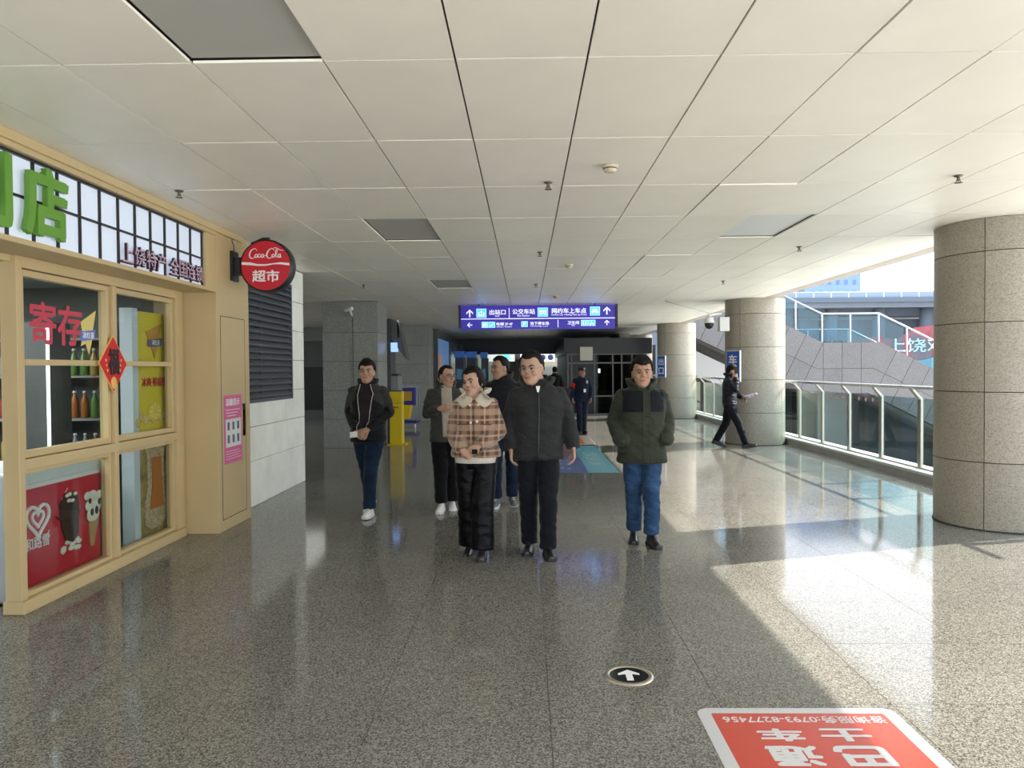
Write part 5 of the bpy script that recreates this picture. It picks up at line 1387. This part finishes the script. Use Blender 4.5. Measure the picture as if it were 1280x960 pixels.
# 2 glasses man in grey jacket ----------------------------------------------
S = dict(stance(.08, -.08, .06), seed=2, yaw=.75, pitch=.02, headoff=(.0, -.03, -.01), feat=dict(hairline=.60, vol=.007, side=.05, fringe=0, glasses=True), skin=SKIN,
         elbow={'a': (-.225, .04, 1.12), 'b': (.225, .04, 1.12)}, wrist={'a': (-.06, -.22, 1.19), 'b': (.24, -.12, .90)},
         hand={'a': ((.85, -.15, .25), (.1, .8, -.5), -1, .45), 'b': ((0, -.2, -1), (-1, 0, 0), 1, .6)},
         trousers=dict(mat=fabric('black_cotton', (.004, .004, .005), folds=.5), drop=.0, pool=True, w=1.05), shoe={'a': (-.1, 0), 'b': (.1, .1)}, shoem=(SHOEW, SOLEW),
         jacket=dict(hem=.80, mats=[fabric('grey_jacket', (0.04368, 0.04368, 0.03948), rough=.8, folds=.6)], bulk=1.02))
p = person('man with glasses in grey jacket over cream sweater, hand raised to chest', (-.90, 8.5, 0), .05, 1.65, S)
p['patch']('sweater', lambda t: (-.03 - .02 * t, .10 - .03 * t), fabric('cream_knit', (0.3864, 0.3528, 0.2772), rough=.95), z0=.86, z1=1.45)
p['collar']('turtleneck', MATS['cream_knit'], .068, .066, .07, z0=1.45, gap=.05, thick=.012, drop=.01)
p['collar']('collar', MATS['grey_jacket'], .095, .115, .06, z0=1.44, gap=1.1, thick=.02, drop=.05)
# 3 woman in plaid ------------------------------------------------------------
PL = plaid_mat()
CREAMW = fabric('cream_fleece', (0.504, 0.4368, 0.336), rough=.95, sheen=.6, folds=.4)
VEL = fabric('black_velvet', (.002, .002, .003), rough=.42, sheen=.0, folds=.35)
S = dict(stance(-.06, .12, .065), seed=3, yaw=-.42, pitch=.05, roll=-.10, headk=1.03, shw=.165, hair='long', skin=SKIN2, headoff=(.0, -.02, -.005), feat=dict(hairline=.50, vol=.013, side=-.3, fringe=0, smile=0),
         elbow={'a': (-.205, .01, 1.11), 'b': (.205, .01, 1.11)}, wrist={'a': (-.09, -.23, .965), 'b': (.055, -.235, 1.00)},
         hand={'a': ((.8, -.2, -.55), (.2, .8, -.3), -1, .9), 'b': ((-.9, -.15, -.35), (0, .8, -.5), 1, .8)},
         trousers=dict(mat=VEL, w=1.12, r=(.10, .094, .090, .094, .098), drop=.02, amp=.003), shoe={'a': (-.15, .15), 'b': (.05, 0)}, shoem=(SHOEB, SOLEB), shoek=1.0, handk=.95,
         jacket=dict(hem=.885, hemr=.212, mats=[PL, CREAMW], bulk=1.12, sr=(.074, .075, .072, .058), fn=lambda x, y, z, a: 0))
p = person('woman in brown plaid wool jacket with wide cream collar and black velvet trousers', (-.43, 6.45, 0), -.06, 1.61, S)
def fold_collar(p, m, z0, sides, name='collar'):
    k = p['k']
    for s in sides:
        pts = [(s * .005, 1.40), (s * .13, 1.345), (s * .215, 1.38), (s * .205, 1.425), (s * .10, 1.475), (s * .05, 1.475)]
        # a sheet lying on the shoulders
        n = 10; vs = []
        for i in range(n + 1):
            t = i / n
            inner = (.012 + .06 * t, 1.405 + .075 * t); outer = (.02 + .165 * t ** .8, 1.385 - .055 * math.sin(min(1, t * 1.3) * PI) * .9 - .0 * t)
            for c_ in range(7):
                u = c_ / 6; x = inner[0] + (outer[0] - inner[0]) * u; z = inner[1] + (outer[1] - inner[1]) * u
                vs.append(p['surf'](s * x, z, .012))
        m0 = len(vs); vs += [v + Vector((0, .014, -.004)) for v in vs]; f_ = []
        for i in range(n):
            for c_ in range(6):
                a = i * 7 + c_; f_ += [(a, a + 1, a + 8, a + 7), (m0 + a, m0 + a + 7, m0 + a + 8, m0 + a + 1)]
        for i in range(n): a = i * 7; f_ += [(a, a + 7, m0 + a + 7, m0 + a), (a + 6, m0 + a + 6, m0 + a + 13, a + 13)]
        for c_ in range(6): f_ += [(c_, m0 + c_, m0 + c_ + 1, c_ + 1), (n * 7 + c_, n * 7 + c_ + 1, m0 + n * 7 + c_ + 1, m0 + n * 7 + c_)]
        MB().add(vs, f_, 0, True).build(name, m, p['jo'], world=False)
fold_collar(p, CREAMW, 1.4, (-1, 1))
p['collar']('collar_back', CREAMW, .10, .125, .05, z0=1.45, gap=1.3, thick=.03, drop=.02)
p['collar']('turtleneck', fabric('ivory_knit', (0.5208, 0.4872, 0.42), rough=.9), .062, .058, .06, z0=1.44, gap=.05, thick=.012, drop=.01)
MB().loft([sell(0, 0, z * p['k'], .19 * p['k'], .142 * p['k'], 28) for z in (.835, .85, .89, .93)]).build('sweater_hem', MATS['ivory_knit'], p['root'], world=False)
g = MB()
for x, z in ((-.035, 1.355), (.04, 1.355), (-.025, 1.20), (.03, 1.21)): g.ell(p['surf'](x, z, .006), (.011, .006, .011), seg=10, rings=6)
g.build('button', mat('pearl_button', (.7, .66, .58), .3), p['jo'], world=False)
p['strip']('placket', [(0, 1.38), (0, 1.15), (0, .90)], .0035, mat('placket_brown', (.10, .05, .035), .9))
for s in (-1, 1): p['strip']('pocket_flap', [(s * .06, 1.185), (s * .15, 1.18)], .005, MATS['placket_brown'])
MB().box(-.0, .045, -.262, -.25, .885, .925).build('dark_cuff', BLACKJ, p['jo'], world=False)
# 4 tall man ------------------------------------------------------------------
CH = fabric('charcoal_coat', (0.02016, 0.02058, 0.02142), rough=.7, folds=.55)
NV = fabric('dark_navy_trousers', (.005, .0065, .010), rough=.8, folds=.6)
S = dict(stance(-.04, .14, .078), seed=4, yaw=-.38, pitch=.06, roll=-.04, fat=1.04, shw=.198, headk=1.08, skin=SKIN2, headoff=(-.035, -.03, .0), feat=dict(hairline=.56, vol=.012, fringe=.006, side=.12, glasses=True, smile=1, wide=1.06),
         elbow={'a': (-.235, .04, 1.13), 'b': (.255, .05, 1.13)}, wrist={'a': (-.225, -.06, .885), 'b': (.30, -.06, .895)},
         hand={'a': ((0, -.15, -1), (1, 0, 0), -1, .5), 'b': ((.05, -.15, -1), (-1, 0, 0), 1, .5)},
         trousers=dict(mat=NV, w=1.02, drop=.03), shoe={'a': (-.12, .0), 'b': (.12, .0)}, shoem=(SHOEB, SOLEB),
         jacket=dict(hem=.80, hemr=.208, mats=[CH], bulk=1.10, sr=(.080, .074, .066, .056)))
p = person('tall smiling man with glasses in charcoal hooded coat walking beside the plaid jacket', (.10, 6.5, 0), .0, 1.72, S)
p['strip']('zip', [(.005, 1.42), (.01, 1.2), (.0, .82)], .005, mat('zip_black', (.02, .02, .022), .4))
p['patch']('shirt', lambda t: (-.004 - .012 * t, .010 + .012 * t), WHITEPRINT, z0=1.37, z1=1.42, th=.006, lift=.012)
p['collar']('inner_collar', BLACKJ, .072, .078, .055, z0=1.455, gap=.5, thick=.015, drop=.04)
p['collar']('hood', CH, .10, .125, .065, z0=1.43, gap=.65, thick=.04, drop=.055)
for s in (-1, 1): p['strip']('pocket', [(s * .10, .99), (s * .165, 1.03)], .004, MATS['zip_black'])
# 5 man behind, in profile ------------------------------------------------------
S = dict(stance(.05, -.1, .09), seed=5, yaw=-.95, pitch=.0, feat=dict(hairline=.58, vol=.012, side=.08, glasses=True), headoff=(-.02, -.03, .0),
         elbow={'a': (-.27, .02, 1.12), 'b': (.28, .02, 1.12)}, wrist={'a': (-.22, -.12, .92), 'b': (.24, -.12, .92)},
         hand={'a': ((.1, -.3, -.9), (1, 0, 0), -1, .6), 'b': ((-.1, -.3, -.9), (-1, 0, 0), 1, .6)},
         trousers=dict(mat=JEANSD, drop=.0), shoe={'a': (-.1, 0), 'b': (.15, .1)}, shoem=(mat('grey_trainer', (.10, .11, .12), .6), SOLEW),
         jacket=dict(hem=.84, mats=[fabric('dark_puffer', (.009, .010, .014), rough=.55, folds=.9)], bulk=1.12, amp=.006, sc=(2, 2, 20)))
p = person('man in dark quilted coat with glasses, in profile behind the plaid jacket', (-.26, 8.75, 0), .0, 1.735, S)
p['collar']('collar', MATS['dark_puffer'], .085, .10, .07, z0=1.45, gap=.4, thick=.025, drop=.03)
# 6 guard -----------------------------------------------------------------------
UN = fabric('navy_uniform', (.010, .014, .030), folds=.5)
S = dict(stance(.04, .0, .06), seed=6, yaw=.35, pitch=.04, shw=.175, feat=dict(hairline=.5, vol=.006, side=.05), headoff=(0, -.02, 0),
         elbow={'a': (-.27, .04, 1.13), 'b': (.26, .02, 1.13)}, wrist={'a': (-.24, -.06, .90), 'b': (.22, -.10, .90)},
         hand={'a': ((0, -.2, -1), (1, 0, 0), -1, .6), 'b': ((0, -.2, -1), (-1, 0, 0), 1, .6)},
         trousers=dict(mat=UN, drop=.02), shoe={'a': (-.1, 0), 'b': (.2, 0)}, shoem=(SHOEB, SOLEB),
         jacket=dict(hem=.86, mats=[UN, fabric('red_armband', (.50, .03, .02), folds=.3)], bulk=1.02, fn=lambda x, y, z, a: 1 if (x < -.12 and .3 < a < .95) else 0))
p = person('security guard in navy uniform and cap with red armband, far behind', (1.36, 18.5, 0), .15, 1.63, S)
T = p['T']; R = p['R']
g = MB(); g.ell(T(0, .0, .075), (.095, .112, .06), R); g.ell(T(0, -.10, .058), (.07, .055, .010), R); g.build('cap', mat('navy_cap', (.008, .01, .02), .6), p['root'], world=False)
MB().ell(T(0, -.105, .09), (.02, .008, .016), R, 10, 6).build('cap_badge', WHITEPRINT, p['root'], world=False)
MB().box(.02, .075, -.165, -.155, 1.01, 1.09).build('id_card', WHITEPRINT, p['jo'], world=False)
MB().ell((.10, -.16, 1.26), (.03, .02, .045), seg=10, rings=8).build('radio', mat('grey_radio', (.35, .38, .42), .5), p['jo'], world=False)
MB().box(-.42, -.24, -.05, .12, .68, 1.12).build('bag', mat('black_bag', (.008, .009, .014), .6), p['root'], world=False, bevel=.05)
# 7 olive jacket man ----------------------------------------------------------------
OL = fabric('olive_shell', (0.03024, 0.03444, 0.02352), rough=.75, folds=.6); YK = fabric('black_yoke', (.005, .006, .009), rough=.7, folds=.4)
S = dict(stance(-.08, .12, .066), seed=7, yaw=-.05, pitch=.03, fat=1.04, shw=.195, headk=1.06, feat=dict(hairline=.46, vol=.016, fringe=.010, side=-.05, wide=1.04), headoff=(0, -.02, -.005),
         elbow={'a': (-.245, .08, 1.10), 'b': (.245, .08, 1.10)}, wrist={'a': (-.205, -.10, .955), 'b': (.205, -.10, .955)}, hand={'a': None, 'b': None},
         trousers=dict(mat=JEANS, drop=.0, pool=True, w=1.02, amp=.006), shoe={'a': (-.15, .05), 'b': (.15, .0)}, shoem=(SHOEB, SOLEB),
         jacket=dict(hem=.735, hemr=.215, mats=[OL, YK], bulk=1.08, sr=(.078, .075, .07, .062), fn=lambda x, y, z, a: 1 if (a == 0 or z > 1.33) and 1.205 < z < 1.40 and abs(x) < .185 and not (-.005 < x < .055) else 0))
p = person('man in olive jacket with black chest yoke and blue jeans, hands in pockets', (1.05, 6.87, 0), .0, 1.68, S)
p['strip']('placket_edge', [(-.005, 1.40), (-.005, 1.1), (-.005, .76)], .003, mat('olive_dark', (.03, .035, .025), .8))
p['strip']('placket_edge', [(.055, 1.40), (.055, 1.1), (.055, .76)], .002, MATS['olive_dark'])
for s in (-1, 1): p['strip']('pocket_zip', [(s * .17, 1.02), (s * .15, .89)], .004, MATS['olive_dark'])
p['collar']('inner_collar', BLACKJ, .07, .078, .05, z0=1.455, gap=.4, thick=.015, drop=.03)
p['collar']('hood', OL, .095, .12, .075, z0=1.43, gap=.55, thick=.035, drop=.05)
# 8 phone man ------------------------------------------------------------------------
PF = fabric('black_leather_puffer', (.012, .013, .017), rough=.38, folds=.9)
S = dict(knee={'a': (-.09, -.17, .50), 'b': (.09, .08, .48)}, ankle={'a': (-.07, -.31, .105), 'b': (.08, .26, .15)}, seed=8, yaw=.15, pitch=.10, feat=dict(hairline=.45, vol=.012, side=.0), headoff=(0, -.03, -.01),
         elbow={'a': (-.24, -.14, 1.16), 'b': (.26, -.05, 1.12)}, wrist={'a': (-.13, -.13, 1.41), 'b': (.18, -.24, 1.0)},
         hand={'a': ((.15, .10, .95), (.8, .3, 0), 1, .8), 'b': ((-.2, -.8, -.4), (-.5, 0, -.8), 1, .8)},
         trousers=dict(mat=NV, drop=.02), shoe={'a': (0, -.15), 'b': (0, .3)}, shoem=(SHOEB, SOLEB), shoek=1.05,
         jacket=dict(hem=.86, mats=[PF], bulk=1.06, amp=.007, sc=(2, 2, 18)))
P8 = (4.03, 15.02, 0)
p = person('man in black puffer jacket striding right with phone at ear by the column', P8, 1.25, 1.665, S)
k = p['k']
o = MB().box(-.150, -.135, -.17, -.10, 1.46, 1.60).build('phone', BLACK, None, world=False); o.location = P8; o.rotation_euler.z = 1.25; tag(o, 'dark phone held to the ear of the striding man', 'phone')
o = MB().prism([(-.36, .98), (-.36, 1.0), (-.26, 1.01), (-.50, 1.08), (-.52, 1.05)], 'x', .05, .26).build('magazine', mat('magazine_print', (.42, .32, .42), .5, nz=(20, .5)), None, world=False); o.location = P8; o.rotation_euler.z = 1.25
tag(o, 'folded pink and white leaflet in the striding man\'s hand', 'leaflet')
p['collar']('collar', PF, .085, .10, .06, z0=1.45, gap=.4, thick=.025, drop=.03)
# far walker
S = dict(stance(.05, -.1, .08), seed=9, yaw=.1, feat=dict(hairline=.5, vol=.01), elbow={'a': (-.27, .02, 1.12), 'b': (.28, .02, 1.12)}, wrist={'a': (-.24, -.05, .90), 'b': (.24, -.05, .90)},
         hand={'a': ((.1, -.3, -.9), (1, 0, 0), -1, .6), 'b': ((-.1, -.3, -.9), (-1, 0, 0), 1, .6)}, trousers=dict(mat=NV), shoe={'a': (0, 0), 'b': (0, 0)}, shoem=(SHOEB, SOLEB), jacket=dict(hem=.6, mats=[BLACKJ], bulk=1.1))
person('distant figure in black, walking in the far hall behind the tall man', (.96, 25.0, 0), 3.0, 1.66, S)
